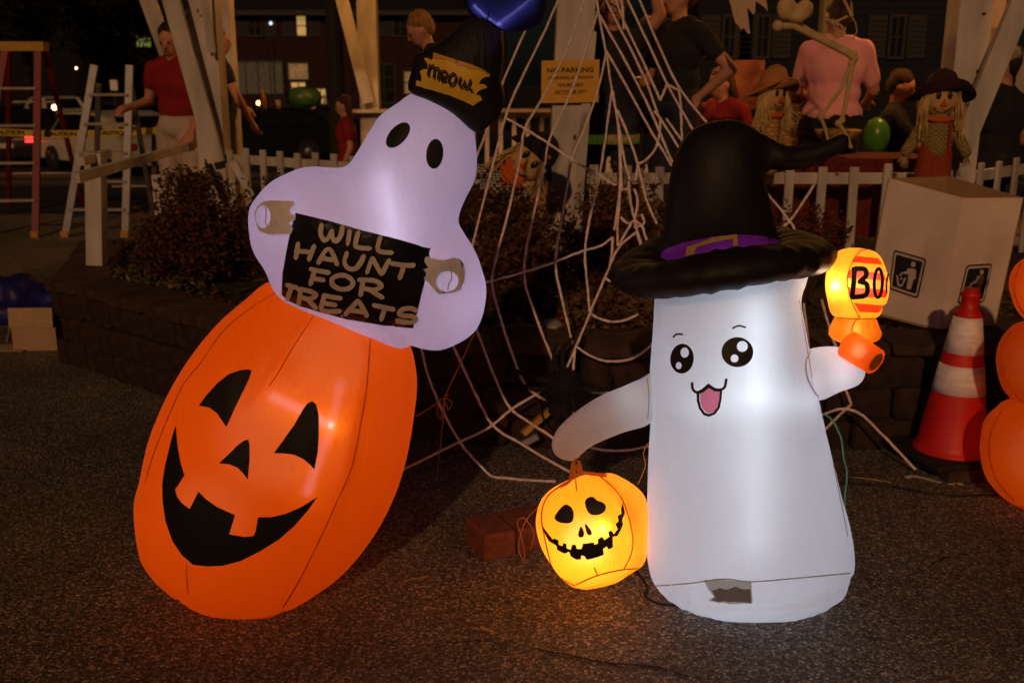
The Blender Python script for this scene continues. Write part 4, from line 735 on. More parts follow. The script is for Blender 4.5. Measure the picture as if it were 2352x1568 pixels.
# ---- twine, cables, litter
MTW = M('orange_twine', (.42, .20, .05), .8); MBC = M('black_cord', (.01, .01, .01), .5); MGC = M('green_cord', (.10, .26, .17), .6)
def cordx(nm, px, Yf, r, mat, label, cat='cord'):
    P = cr([Yf(p) for p in px], 8); tag(MB().tube(P, r, 6).build(nm, mat, None, True), label, cat)
cordx('tether_string', [(1091, 762), (1060, 830), (1022, 912), (1018, 960), (1012, 1020), (1003, 1100)], lambda p: atPlane(p, 3.3, .0) if p[1] < 900 else atPlane(p, 3.3 + (p[1] - 900) * .0017, 0), .0017, MTW, 'thin tan tether string hanging from the sign ghost hem', 'string')
cordx('tether_string', [(1030, 905), (1018, 915), (985, 938), (955, 956)], lambda p: atY(p, 3.32), .0017, MTW, 'loose tan string end running back towards the big pumpkin', 'string')
cordx('tether_string', [(1012, 915), (1004, 940), (1012, 962), (1022, 925), (1030, 940), (1038, 925), (1024, 915), (1020, 950), (1016, 985)], lambda p: atY(p, 3.31), .0015, MTW, 'looped bow knot in the tan tether string', 'string')
cordx('tether_string', [(1245, 1155), (1210, 1192), (1195, 1230), (1192, 1265), (1205, 1285), (1200, 1240), (1188, 1198), (1205, 1190), (1226, 1225), (1218, 1262)], lambda p: atY(p, 2.97), .0013, MTW, 'tangled orange twine draped over the red paver blocks', 'string')
cordx('tether_string', [(1490, 1015), (1478, 1040), (1482, 1070), (1465, 1112)], lambda p: atY(p, 2.95), .0014, MTW, 'short orange twine between bucket and ghost body', 'string')
cordx('green_tether', [(1888, 948), (1912, 965), (1932, 1005), (1938, 1050), (1946, 1085), (1942, 1130), (1940, 1175)], lambda p: atY(p, 2.84), .003, MGC, 'twisted green cord hanging beside the witch ghost body', 'cord')
cordx('power_cable', [(1452, 1300), (1478, 1330), (1488, 1355), (1480, 1365), (1510, 1383), (1560, 1389), (1600, 1388)], lambda p: atZ(p, .004), .003, MBC, 'black power cable snaking under the white ghost')
cordx('power_cable', [(1930, 1110), (2020, 1112), (2110, 1128), (2200, 1138), (2300, 1135), (2420, 1140)], lambda p: atZ(p, .005), .004, MBC, 'black power cable lying in front of the traffic cone')
cordx('straw_stalk', [(1962, 1096), (2000, 1100), (2046, 1107)], lambda p: atZ(p, .004), .0022, M('straw', (.42, .27, .1), .8), 'dry straw stalk lying on asphalt beside the cone', 'straw')
cordx('straw_stalk', [(925, 1334), (955, 1328), (985, 1322)], lambda p: atZ(p, .004), .0016, MATS['straw'], 'short dry stalk on asphalt beside the big pumpkin', 'straw')
g = MB(); P = [atZ(p, .006) for p in crop(900, 1400, 2.94)((885, 490), (905, 482), (925, 498), (960, 508), (985, 520), (990, 552), (965, 548), (960, 525), (920, 515), (890, 512))]
tag(g.prism(P, (0, 0, .002)).build('fallen_leaf', M('yellow_leaf', (.36, .2, .03), .7)), 'torn yellow leaf lying on bare asphalt in front', 'leaf')
cordx('leaf_stem', crop(900, 1400, 2.94)((885, 535), (905, 600), (940, 655), (1000, 690), (1080, 706), (1190, 695)), lambda p: atZ(p, .005), .0014, M('yellow_stem', (.34, .2, .04), .7), 'curved yellow stem lying beside the torn leaf', 'stem')
MPP = M('torn_paper', (.6, .55, .5), .8)
for ln, lb in (([(2080, 1096), (2098, 1092), (2125, 1098), (2160, 1108)], 'white paper scrap strip lying before the traffic cone'), ([(2182, 1112), (2196, 1104), (2206, 1112), (2203, 1098)], 'curled white paper scrap beside the cone block')):
    P = [atZ(p, .006) for p in ln]; g = MB()
    for a, b in zip(P[:-1], P[1:]): g.bar(a, b, .018, .002)
    tag(g.build('paper_scrap', MPP), lb, 'paper')
# ---- cardboard box and blue tarp at the left
BXL = atZ((78, 806)); t = thing('open_carton', BXL, 'small tan cardboard carton with raised flap on the asphalt', 'carton')
MKR = M('kraft_card', (.42, .29, .17), .85, .1, 10, .1, 60); sx = .24
MB().box(BXL + Vector((.0, .11, .065)), (sx, .2, .13), Matrix.Rotation(.05, 3, 'Z')).build('carton_body', MKR, t)
MB().box(BXL + Vector((-.004, .012, .187)), (sx, .004, .112), Matrix.Rotation(.05, 3, 'Z') @ Matrix.Rotation(-.12, 3, 'X')).build('flap', MKR, t); MB().box(BXL + Vector((-.135, .1, .10)), (.004, .18, .11), Matrix.Rotation(.35, 3, 'Y')).build('flap', MKR, t)
MB().prism([BXL + Vector(q) for q in ((-.4, -.02, .004), (-.05, -.03, .004), (-.02, .1, .004), (-.36, .14, .004))], (0, 0, .004)).build('torn_flap', MKR, t)
tb = atZ((30, 745)); g = MB()
for i in range(16): g.ell(tb + Vector((rng.uniform(-.32, .22), rng.uniform(-.1, .25), rng.uniform(.05, .22))), (rng.uniform(.08, .16), rng.uniform(.08, .14), rng.uniform(.06, .13)), Matrix.Rotation(rng.uniform(0, 3), 3, 'Y'), 10)
g.box(tb + Vector((-.05, .1, .06)), (.5, .3, .12)); tag(g.remesh('blue_tarp', M('blue_tarp', (.012, .012, .13), .5, .3, 8, .6, 30), None, .025, 2), 'crumpled dark blue tarp bundle behind the small carton', 'tarp')

# ================================================================== PLANTS
def bush(nm, c, rad, nleaf, cols, label, leaf=.022, seed=1, stems=6):
    rg = random.Random(seed); c = Vector(c); t = thing(nm, (c.x, c.y, .40), label, 'shrub')
    cl = []
    for i in range(26):
        d = Vector([rg.gauss(0, 1) for _ in range(3)]).normalized(); q = rg.uniform(.25, .95); cl.append((c + Vector((d.x * rad[0] * q, d.y * rad[1] * q, d.z * rad[2] * q)), rg.uniform(.25, .5)))
    per = nleaf // len(cols); sprig = MB()
    for ci, col in enumerate(cols):
        g = MB()
        for i in range(per):
            cc_, rr = rg.choice(cl); d = Vector([rg.gauss(0, 1) for _ in range(3)]).normalized(); p = cc_ + Vector((d.x * rad[0], d.y * rad[1], d.z * rad[2])) * rr * rg.uniform(.5, 1.05)
            if p.z < .40: continue
            u = Vector([rg.gauss(0, 1) for _ in range(3)]).normalized(); v = u.orthogonal().normalized(); L = leaf * rg.uniform(.6, 1.5); w2 = L * .38
            g.add([p - u * L, p + v * w2, p + u * L, p - v * w2], [(0, 1, 2, 3)])
        mt = M(f'{nm}_leaf_{seed}_{ci}', col, .7, .45, 14, col2=[min(1, q * 1.9) for q in col]); tag(g.build('foliage', mt, t, fix=False), kind='stuff')
    for i in range(36):                                       # long shoots that break the outline
        d = Vector([rg.gauss(0, 1) for _ in range(3)]).normalized(); d.z = abs(d.z) * .9; a_ = c + Vector((d.x * rad[0], d.y * rad[1], d.z * rad[2])) * .7; L_2 = rg.uniform(.08, .2); e_ = a_ + (d + Vector((rg.uniform(-.3, .3), rg.uniform(-.3, .3), .4))).normalized() * L_2 * (rad[2] / .3); g = sprig
        for k in range(14):
            p = a_.lerp(e_, k / 13); u = (Vector([rg.gauss(0, 1) for _ in range(3)]).normalized() + d * .5).normalized(); v = u.orthogonal().normalized(); L = leaf * rg.uniform(.6, 1.2); g.add([p, p + u * L + v * L * .4, p + u * L * 2, p + u * L - v * L * .4], [(0, 1, 2, 3)])
    tag(sprig.build('shoots', mt, t, fix=False), kind='stuff')
    for i in range(stems):
        a = rg.uniform(0, 6.3); e = c + Vector((math.cos(a) * rad[0] * .6, math.sin(a) * rad[1] * .5, rad[2] * rg.uniform(-.1, .6))); b0 = Vector((c.x + math.cos(a) * .05, c.y + math.sin(a) * .05, .38))
        MB().tube(cr([b0, b0.lerp(e, .5) + Vector((rg.uniform(-.04, .04), 0, .03)), e], 4), [.012, .011, .010, .009, .008, .007, .006, .005, .004], 6).build('stem', M('bark', (.05, .03, .02), .9, .3, 30), t, True)
    return t
bush('barberry_shrub', atY((455, 568), 5.62), (.38, .36, .34), 15000, [(.030, .009, .005), (.05, .016, .007), (.085, .035, .013)], 'large dark red barberry shrub between handrail and pumpkin ghost', .015, 1, 9)
bush('barberry_shrub', atY((640, 560), 5.6), (.26, .3, .30), 4000, [(.03, .010, .006), (.05, .018, .008)], 'dark red barberry shrub tucked behind the sign ghost', .02, 8)
bush('golden_shrub', atY((1165, 585), 4.95), (.30, .30, .30), 13000, [(.05, .022, .007), (.10, .055, .014), (.06, .02, .008)], 'golden brown shrub growing below the tilted scarecrow', .018, 2, 8)
bush('russet_shrub', atY((1420, 540), 5.35), (.27, .25, .30), 6000, [(.06, .02, .009), (.10, .045, .015)], 'russet shrub between centre post and witch hat', .018, 3, 7)
bush('russet_shrub', atY((1370, 720), 4.6), (.30, .2, .11), 3600, [(.12, .035, .014), (.07, .025, .012), (.10, .07, .03)], 'low russet plants spreading at the centre post foot', .018, 4, 4)
bush('red_shrub', atY((1840, 560), 5.1), (.24, .2, .18), 1800, [(.10, .022, .012), (.06, .016, .01)], 'sparse red shrub growing behind the witch hat', .016, 5, 6)
bush('pale_groundcover', atY((360, 650), 5.5), (.34, .2, .08), 1500, [(.14, .11, .06), (.06, .05, .025)], 'low pale weedy plant on the bed beside the newel', .018, 6, 3)
# fabric rag on the bed
rk = MB(); 
for i in range(7): rk.ell(atY((1150 + i * 38, 760 + rng.uniform(-14, 10)), 4.55 + rng.uniform(-.1, .1)), (.07, .06, .045), n=9)
tag(rk.remesh('plastic_sheet', M('grey_sheet', (.3, .29, .28), .5, .3, 12, .6, 30), None, .02, 1), 'crumpled grey plastic sheet on soil by the centre post', 'plastic sheet')
# ================================================================== PEOPLE
SK = M('skin', (.44, .21, .125), .55, .12, 12, .1, 90); SKD = M('skin_tan', (.34, .16, .09), .55, .12, 12, .1, 90)
MEY = M('eye_dark', (.015, .01, .01), .3); MLIP = M('lips', (.32, .08, .06), .5)
def hair_m(n, c): return M('hair_' + n, c, .6, .5, 8, .9, 60, stretch=(6, 6, .6))
def person(loc, h, yaw, label, hair, top, bottom, armL=None, armR=None, head=(0, 0), lean=0, sleeve=.55, long_hair=.2, hem=.98, sit=False, legs=True, bun=False, skin=None, group=None, bulk=1.0, cap=None):
    s = h / 1.70; loc = Vector(loc); Rz = Matrix.Rotation(yaw, 3, 'Z'); Rl = Matrix.Rotation(lean, 3, 'X'); piv = Vector((0, 0, .93)); skin = skin or SK
    dz = -.45 if sit else 0
    def T(p):
        p = Vector(p)
        if p.z > .93: p = piv + Rl @ (p - piv)
        p.z += dz; return loc + Rz @ (p * s)
    Rh = Matrix.Rotation(head[0], 3, 'Z') @ Matrix.Rotation(head[1], 3, 'X'); nk = Vector((0, 0, 1.50))
    def HD(p): return T(nk + Rh @ (Vector(p) - nk))
    RH = Rz @ Rl @ Rh; RT = Rz @ Rl
    t = thing('person', loc, label, 'person', group); b = MB()
    def E(g, p, r, f=T, rm=None, e=0): g.ell(f(p), [(q + e) * s for q in r], rm if rm is not None else RT, 14)
    def Cc(g, p, q, ra, rb, e=0, f=T): g.cap(f(p), f(q), (ra + e) * s, (rb + e) * s)
    def torso(g, e, lo=.9):
        if lo < 1.0: E(g, (0, 0, .97), (.155 * bulk, .115, .10), e=e)
        E(g, (0, 0, 1.10), (.135 * bulk, .10, .14), e=e); E(g, (0, 0, 1.27), (.165 * bulk, .115, .17), e=e); Cc(g, (-.145, 0, 1.385), (.145, 0, 1.385), .055, .055, e)
        Cc(g, (-.09, 0, 1.43), (.09, 0, 1.43), .04, .04, e)
    torso(b, 0); Cc(b, (0, 0, 1.40), (0, -.01, 1.53), .053, .048)
    E(b, (0, -.012, 1.60), (.073, .090, .105), HD, RH); E(b, (0, -.045, 1.535), (.05, .052, .045), HD, RH); Cc(b, (0, -.098, 1.605), (0, -.116, 1.575), .009, .014, f=HD)
    for sx in (-1, 1): E(b, (sx * .074, .005, 1.585), (.010, .02, .028), HD, RH); E(b, (sx * .03, -.082, 1.625), (.024, .014, .01), HD, RH)
    sl = MB(); pt = MB()
    AR = []
    for sx, ar in ((-1, armL), (1, armR)):
        sh = Vector((sx * .178, 0, 1.385)); el, wr = ar or ((sx * .235, .03, 1.11), (sx * .235, -.08, .87)); el, wr = Vector(el), Vector(wr)
        Cc(b, sh, el, .05, .041); Cc(b, el, wr, .042, .027); d = (wr - el).normalized(); AR.append((sh, el, wr))
        sd = d.cross(Vector((0, 1, 0)) if abs(d.y) < .8 else Vector((0, 0, 1))).normalized(); nrm = d.cross(sd)
        pc = wr + d * .05; b.cap(T(wr + d * .01), T(pc + d * .02), .03 * s, .032 * s); 
        for k, (o, L) in enumerate(((-.033, .062), (-.011, .076), (.011, .072), (.033, .056))):
            k0 = pc + d * .028 + sd * o; k1 = k0 + d * L * .55 + nrm * .008; k2 = k1 + d * L * .35 + nrm * .026; Cc(b, k0, k1, .0105, .0098); Cc(b, k1, k2, .0098, .0085)
        Cc(b, wr + d * .025 + sd * .03, wr + d * .075 + sd * .062 + nrm * .012, .012, .010)
        Cc(sl, sh, sh.lerp(el, sleeve) if sleeve <= 1 else el, .052, .048 - .004 * min(sleeve, 1), .016)
        if sleeve > 1: Cc(sl, el, wr.lerp(el, .1), .045, .034, .014)
    if legs:
        for sx in (-1, 1):
            hp, kn, an = Vector((sx * .09, 0, .9)), Vector((sx * .105, 0, .50)), Vector((sx * .105, .02, .09))
            if sit: kn = Vector((sx * .12, -.42, .9)); an = Vector((sx * .12, -.40, .50))
            Cc(b, hp, kn, .085, .058); Cc(b, kn, an, .056, .036); Cc(pt, hp, kn, .09, .064, .012); Cc(pt, kn, an.lerp(kn, .06), .062, .052, .012)
            sh_ = MB(); Cc(sh_, an + Vector((0, .02, -.04)), an + Vector((sx * .01, -.14, -.055)), .043, .033); Cc(sh_, an, an + Vector((0, 0, -.04)), .045, .045); sh_.remesh('shoe', M('shoe', (.02, .018, .018), .6), t, .012, 2)
    E(pt, (0, 0, .95), (.16 * bulk, .12, .09), e=.012); E(pt, (0, 0, 1.01), (.14 * bulk, .105, .06), e=.012)
    b.remesh('body', skin, t, .0115, 3)
    torso(sl, .016, hem); sl.remesh('top', top, t, .014, 3, .007, (11, 11, 8)); pt.remesh('trousers', bottom, t, .014, 3, .007, (12, 12, 5))
    hr = MB(); hm = MB()
    E(hr, (0, .021, 1.652), (.084, .096, .08), HD, RH); E(hr, (0, .052, 1.605), (.079, .064, .09), HD, RH)
    if long_hair > .05:
        for sx in (-1, 0, 1): Cc(hr, (sx * .058, .045, 1.60), (sx * .075, .06, 1.60 - long_hair), .04, .026, f=HD)
    if bun: E(hr, (0, .11, 1.69), (.045, .045, .045), HD, RH)
    hr.remesh('hair', hair, t, .011, 2, .006, (45, 45, 8))
    for sx in (-1, 1):
        g = MB(); g.ell(HD((sx * .031, -.089, 1.603)), .0105 * s, n=8); g.build('eye', MEY, t, True)
    g = MB(); g.ell(HD((0, -.096, 1.543)), (.023 * s, .007 * s, .007 * s), RH, 8); g.build('mouth', MLIP, t, True)
    if cap:
        g = MB(); E(g, (0, .01, 1.655), (.092, .108, .075), HD, RH); E(g, (0, -.11, 1.655), (.07, .07, .01), HD, RH); g.remesh('baseball_cap', cap, t, .011, 2)
    t['eye_z'] = 1
    return t, HD, T, RH
RDT = M('red_knit', (.22, .006, .008), .85, .2, 14, .5, 120); BLK = M('black_cotton', (.012, .011, .012), .9, .3, 10, .5, 40); CRM = M('cream_linen', (.45, .38, .30), .85, .15, 9, .5, 60); DNM = M('dark_denim', (.02, .022, .035), .85, .3, 20, .4, 90); PNK = M('pink_cotton', (.74, .33, .34), .85, .12, 7, .7, 18, stretch=(1, 1, .5))
def head_at(p, Y, floor): return atY(p, Y).z - floor
HB, HBL, HD_, HA = hair_m('brown', (.045, .02, .01)), hair_m('blond', (.30, .15, .05)), hair_m('dark', (.015, .009, .006)), hair_m('auburn', (.09, .03, .012))
def put(px, top_y, Y, floor, **k):
    h = head_at((px, top_y), Y, floor) * (1.70 / 1.25 if k.get('sit') else 1); x = atY((px, top_y), Y).x; return person((x, Y, floor), h, **k)
MC_ = {}
put(392, 58, 8.15, .16, yaw=-.25, label='woman in red knit top and cream trousers reaching for the silver ladder', hair=HD_, top=RDT, bottom=CRM, armL=((-.25, .02, 1.14), (-.29, -.2, 1.10)), armR=((.22, .05, 1.12), (.16, -.1, .92)), head=(.1, .32), long_hair=.26, hem=1.05, sleeve=.45)
put(500, 70, 8.7, FL, yaw=1.9, label='person in dark clothes behind the left post resting an arm on the railing', hair=HD_, top=BLK, bottom=DNM, armL=((-.26, -.1, 1.15), (-.42, -.22, .88)), armR=((.24, 0, 1.1), (.2, -.2, 1.0)), long_hair=.1)
put(792, 224, 7.5, FL, yaw=-1.35, label='small child in red top with a red hair bow by the railing', hair=HB, top=RDT, bottom=DNM, head=(-.1, .15), long_hair=.3, bulk=1.1)
put(1018, 26, 7.4, FL, yaw=-1.2, label='blond person in black jacket bending over beside the top hat', hair=HBL, top=BLK, bottom=BLK, head=(-.2, .35), lean=.22, long_hair=.02, sleeve=2, bun=False)
gl = put(1408, -22, 6.75, FL, yaw=.05, label='person in glasses and black top raising both arms behind the web', hair=HB, top=BLK, bottom=DNM, armL=((-.30, -.05, 1.55), (-.17, -.10, 1.83)), armR=((.30, -.05, 1.55), (.20, -.10, 1.83)), head=(0, .1), long_hair=.12, sleeve=.4)
t, HDf, Tf, RHm = gl; g = MB(); sc_ = .98
for sx in (-1, 1): g.tube([HDf((sx * .034 + .028 * math.cos(a), -.108, 1.603 + .022 * math.sin(a))) for a in np.linspace(0, 6.283, 15)], .003, 6)
g.tube([HDf((-.008, -.11, 1.606)), HDf((.008, -.11, 1.606))], .003, 6); g.build('glasses', M('black_frame', (.01, .01, .01), .3), t, True)
gb = MB().lathe([(.19, -.028), (.193, 0), (.19, .028)], Tf((0, 0, .77)), 32, sy=.8).build('glow_belt', M('glow_belt', (.3, .35, .12), .6, .9, 40, emit=(.2, .4, .04), es=.06, col2=(.5, .12, .1)), t, True)
put(1490, 46, 7.9, FL, yaw=.15, label='person with short brown hair standing between the man in black and the web', hair=HB, top=BLK, bottom=BLK, head=(.1, .1), long_hair=.02)
put(1566, -46, 6.9, FL, yaw=-1.05, label='tall man in black T-shirt turned sideways with hand on hip', hair=HB, top=BLK, bottom=DNM, armL=((-.27, -.06, 1.08), (-.22, -.30, 1.08)), armR=((.36, .12, 1.16), (.20, .02, 1.0)), head=(-.2, .1), long_hair=.0, bulk=1.15)
put(1664, 160, 7.9, FL, yaw=-.75, label='seated woman in red shirt with auburn hair looking down', hair=HA, top=RDT, bottom=DNM, sit=True, head=(-.3, .3), long_hair=.12, bulk=1.1)
put(1930, 2, 6.75, FL, yaw=2.75, label='woman in pink shirt seen from behind beyond the hanging skeleton', hair=HB, top=PNK, bottom=BLK, armL=((-.25, -.1, 1.12), (-.2, -.32, 1.05)), armR=((.25, -.1, 1.12), (.2, -.32, 1.05)), head=(.5, .15), long_hair=.05, bun=True, bulk=1.22, sleeve=.75, hem=.95)
put(2062, 166, 7.6, FL, yaw=1.1, label='person in black leaning cheek on hand beside the green balloon', hair=HB, top=BLK, bottom=BLK, sit=True, head=(0, .35), armL=((-.2, -.25, 1.12), (-.1, -.2, 1.42)), long_hair=.05)
put(2318, 112, 6.7, .02, yaw=-2.6, label='man in pale cap and black T-shirt seen from behind at the right', hair=HD_, top=BLK, bottom=DNM, armL=((-.30, -.02, 1.12), (-.2, -.22, 1.05)), armR=((.27, -.02, 1.12), (.15, -.25, 1.08)), head=(.5, .1), long_hair=.0, bulk=1.2, cap=M('khaki_cap', (.22, .2, .12), .85))

# ================================================================== SCARECROWS
BUR = M('burlap_face', (.52, .33, .11), .9, .12, 30, .5, 140); RAF = M('raffia', (.50, .32, .10), .8, .35, 20, col2=(.62, .45, .18)); ORN = M('orange_felt', (.52, .10, .015), .9, .15, 12)
def checks(nm, a, b, c, s):
    m = bpy.data.materials.new(nm); m.use_nodes = True; t = m.node_tree; bs = t.nodes['Principled BSDF']; tc = t.nodes.new('ShaderNodeTexCoord'); ch = t.nodes.new('ShaderNodeTexChecker'); ch.inputs['Scale'].default_value = s; ch.inputs[1].default_value = (*a, 1); ch.inputs[2].default_value = (*b, 1)
    w1 = t.nodes.new('ShaderNodeTexWave'); w1.inputs['Scale'].default_value = s * .35; w1.bands_direction = 'Z'; mx = t.nodes.new('ShaderNodeMix'); mx.data_type = 'RGBA'; mx.inputs[7].default_value = (*c, 1)
    rm = t.nodes.new('ShaderNodeMath'); rm.operation = 'GREATER_THAN'; rm.inputs[1].default_value = .86; t.links.new(w1.outputs[1], rm.inputs[0]); t.links.new(rm.outputs[0], mx.inputs[0]); t.links.new(tc.outputs['Object'], ch.inputs[0]); t.links.new(tc.outputs['Object'], w1.inputs[0])
    t.links.new(ch.outputs[0], mx.inputs[6]); t.links.new(mx.outputs[2], bs.inputs['Base Color']); bs.inputs['Roughness'].default_value = .9; return m
PLD = checks('green_plaid', (.05, .05, .02), (.30, .22, .07), (.42, .30, .10), 85); GNG = checks('gingham', (.02, .018, .015), (.42, .38, .32), (.02, .02, .02), 62); PLO = checks('tan_plaid', (.36, .20, .06), (.50, .32, .12), (.25, .08, .02), 40)
def scarecrow(c, u, rot, label, hatm, topm, bibm, hat=1, hairside=(1, 1), legs=True, brim=1.75):
    c = Vector(c); rg = random.Random(int(c.x * 100)); t = thing('scarecrow', c - Vector((0, 0, u * 4)), label, 'scarecrow'); W = lambda p: c + rot @ (Vector(p) * u)
    g = MB(); g.ell(W((0, 0, 0)), (u * .98, u * .85, u * 1.05), rot, 18); hd_ = g.build('head', BUR, t, True)
    for sx in (-1, 1): MB().ell(W((sx * .32, -.80, .28)), (u * .15, u * .07, u * .24), rot, 10).build('eye', M('button_eye', (.01, .01, .015), .3), hd_, True)
    MB().prism([W((-.2, -.92, -.32)), W((.2, -.92, -.32)), W((0, -.9, .08))], rot @ Vector((0, u * .12, 0))).build('nose', M('red_felt', (.5, .04, .015), .9), hd_)
    MB().tube([W((.55 * math.sin(a), -.90 + .14 * abs(math.sin(a)), -.25 - .38 * math.cos(a))) for a in np.linspace(-1.25, 1.25, 11)], u * .028, 5).build('mouth', MATS['button_eye'], hd_)
    g = MB(); g.lathe([(brim * u, .48 * u), (brim * u * .97, .56 * u), (1.02 * u, .62 * u), (.98 * u, .8 * u), (.72 * u, 1.35 * u * hat), (.3 * u, 1.62 * u * hat), (.05 * u, 1.66 * u * hat)], c, 26, rot)
    for i, v in enumerate(g.v):
        v = Vector(v); q = rot.transposed() @ (v - c) / u
        q.z += .16 - .34 * q.y
        if q.z + .34 * q.y < .80: q.z += -.30 * q.x * q.x / brim + rg.uniform(-.05, .05)
        else: q += Vector((rg.uniform(-.04, .04), rg.uniform(-.04, .04), 0))
        g.v[i] = tuple(W(q))
    hh = g.build('hat', hatm, t, True)
    MB().box(W((.35, -.86, 1.0)), (u * .5, u * .05, u * .45), rot @ Matrix.Rotation(.3, 3, 'Y')).build('patch', ORN, hh)
    for sx, k in ((-1, hairside[0]), (1, hairside[1])):
        g = MB()
        for i in range(int(46 * k)):
            a = W((sx * rg.uniform(.72, .98), rg.uniform(-.6, .2), rg.uniform(.2, .6))); b_ = W((sx * rg.uniform(.75, 1.45), rg.uniform(-.9, .1), -rg.uniform(.8, 2.4))); m_ = a.lerp(b_, .5) + Vector((sx * rg.uniform(0, .25) * u, 0, 0)); g.tube([a, m_, b_], [u * .03, u * .045, u * .03], 4)
        if k: tag(g.build('raffia_hair', RAF, t), kind='stuff')
    g = MB(); g.ell(W((0, .1, -2.0)), (u * 1.05, u * .6, u * 1.25), rot); g.cap(W((0, .1, -1.3)), W((0, .1, -2.9)), u * .75, u * .8); tp = g.remesh('shirt', topm, t, u * .12, 2)
    for sx in (-1, 1):
        g = MB(); g.cap(W((sx * .8, .1, -1.45)), W((sx * 1.75, -.1, -3.1)), u * .42, u * .36); g.remesh('sleeve', topm, t, u * .1, 2)
        g = MB()
        for i in range(22): a = W((sx * 1.75, -.1, -3.1)); g.tube([a, a + rot @ Vector((sx * rg.uniform(-.2, .5), rg.uniform(-.3, .3), -rg.uniform(.5, 1.0))) * u], [u * .03, u * .02], 4)
        tag(g.build('raffia_hand', RAF, t), kind='stuff')
    g = MB(); g.tube([W((-.9, -.35, -1.05)), W((-.3, -.62, -1.15)), W((.3, -.62, -1.15)), W((.9, -.35, -1.05))], [u * .12, u * .2, u * .2, u * .12], 8); g.build('neckerchief', ORN, t, True)
    if bibm:
        g = MB(); g.cap(W((-.4, .05, -3.1)), W((-.5, .05, -4.6)), u * .62, u * .6); g.cap(W((.4, .05, -3.1)), W((.5, .05, -4.6)), u * .62, u * .6); g.remesh('dungarees', bibm, t, u * .11, 2)
        for sx in (1,): MB().tube([W((sx * .62, -.52, -3.2)), W((sx * .62, -.60, -2.1)), W((sx * .62, -.5, -1.4)), W((sx * .6, 0, -1.05))], u * .09, 6).build('strap', bibm, t)
    return t
I3 = Matrix.Identity(3)
RST = M('rust_cotton', (.28, .045, .012), .9, .2, 9, .4, 40)
scarecrow(atY((2160, 230), 5.72), .088, Matrix.Rotation(-.12, 3, 'Z'), 'smiling scarecrow in brown felt hat, green plaid shirt and rust dungarees', M('brown_felt', (.035, .012, .01), .9, .2, 12), PLD, RST, brim=2.0)
scarecrow(atY((1772, 224), 5.72), .080, Matrix.Rotation(.55, 3, 'Z') @ Matrix.Rotation(.05, 3, 'Y'), 'scarecrow in tan peaked hat with thick straw hair behind the witch hat', M('tan_felt', (.40, .17, .05), .9, .2, 10), PLO, M('tan_cotton', (.36, .2, .08), .9), hat=1.15, hairside=(1.6, 1.2))
scarecrow(atY((1213, 372), 5.3), .098, Matrix.Rotation(-.15, 3, 'Z') @ Matrix.Rotation(.85, 3, 'Y'), 'tilted scarecrow in black hat and gingham shirt against the centre post', M('black_felt', (.012, .011, .012), .9, .3, 12), GNG, M('black_apron', (.014, .013, .013), .9), brim=1.5, hairside=(.5, .3))
c = atY((1178, 400), 5.12); tag(MB().prism([atY(p, 5.25) for p in SCA((515, 468), (580, 470), (720, 640), (765, 780), (465, 782))], (0, .01, 0)).build('orange_bow_tie', ORN), 'big orange felt triangle pinned on the tilted scarecrow chest', 'felt')

# ================================================================== SKELETON
BON = M('old_bone', (.46, .34, .15), .6, .2, 14, .3, 60); YS = 5.55
SKL = thing('hanging_skeleton', atY(C5((640, 1150))[0], YS), 'yellowed plastic skeleton hanging with bent knees before the pink shirt', 'skeleton')
def q5(*a, Y=YS): return [atY(p, Y) for p in C5(*a)]
g = MB(); a, b = q5((150, 70), (300, 80)); g.ell(a, (.05, .035, .06)); g.ell(b, (.045, .035, .05)); c_, = q5((235, 150)); g.ell(c_, (.045, .04, .03)); g.remesh('pelvis', BON, SKL, .01, 2)
def bone(nm, pts, r0, r1, Y=YS, knob=1.6):
    P = q5(*pts, Y=Y); g = MB(); g.ell(P[0], r0 * knob); 
    for i in range(len(P) - 1): g.cap(P[i], P[i + 1], r0 + (r1 - r0) * i / len(P), r0 + (r1 - r0) * (i + 1) / len(P), 10)
    g.ell(P[-1], r1 * knob); return g.remesh(nm, BON, SKL, .0045, 2)
bone('femur', [(80, 215), (210, 215), (440, 330), (690, 460)], .019, .015); bone('femur', [(160, 130), (330, 250), (700, 440)], .014, .013, YS + .06)
bone('tibia', [(705, 480), (670, 620), (640, 820), (605, 985)], .014, .011); bone('fibula', [(680, 520), (600, 720), (440, 940)], .012, .009)
bone('foot', [(575, 1010), (620, 1070), (660, 1150), (675, 1200)], .012, .008); bone('foot', [(430, 960), (460, 1030), (490, 1140)], .011, .006)
bone('forearm', [(560, -260), (610, -20), (680, 128)], .009, .008)
for pts in ([(680, 130), (715, 190), (728, 260), (690, 330)], [(490, 165), (540, 200), (552, 260), (545, 320)], [(510, 165), (565, 205), (582, 260), (578, 315)], [(530, 168), (595, 210), (612, 255), (610, 305)], [(550, 175), (610, 220), (622, 265), (618, 300)]): bone('finger', pts, .0055, .004, knob=1.3)
bone('hand', [(480, 165), (560, 178), (640, 140)], .007, .008, knob=1.2)
sp0, = q5((225, 20)); g = MB()
for i in range(9): g.ell(sp0 + Vector((.0, .01, .04 + i * .045)), (.02, .02, .018), n=8)
g.remesh('spine', BON, SKL, .008, 1)
for i in range(6):
    z = sp0.z + .2 + i * .045; MB().tube([(sp0.x + .10 * math.sin(a) * (1 - .04 * i), sp0.y + .01 - .07 * (1 - math.cos(a)), z - .02 * (1 - math.cos(a))) for a in np.linspace(-2.8, 2.8, 19)], .006, 6).build('rib', BON, SKL, True)
g = MB(); g.ell(sp0 + Vector((0, -.02, .62)), (.075, .09, .09)); g.ell(sp0 + Vector((0, -.06, .54)), (.05, .05, .05)); g.remesh('skull', BON, SKL, .012, 2)
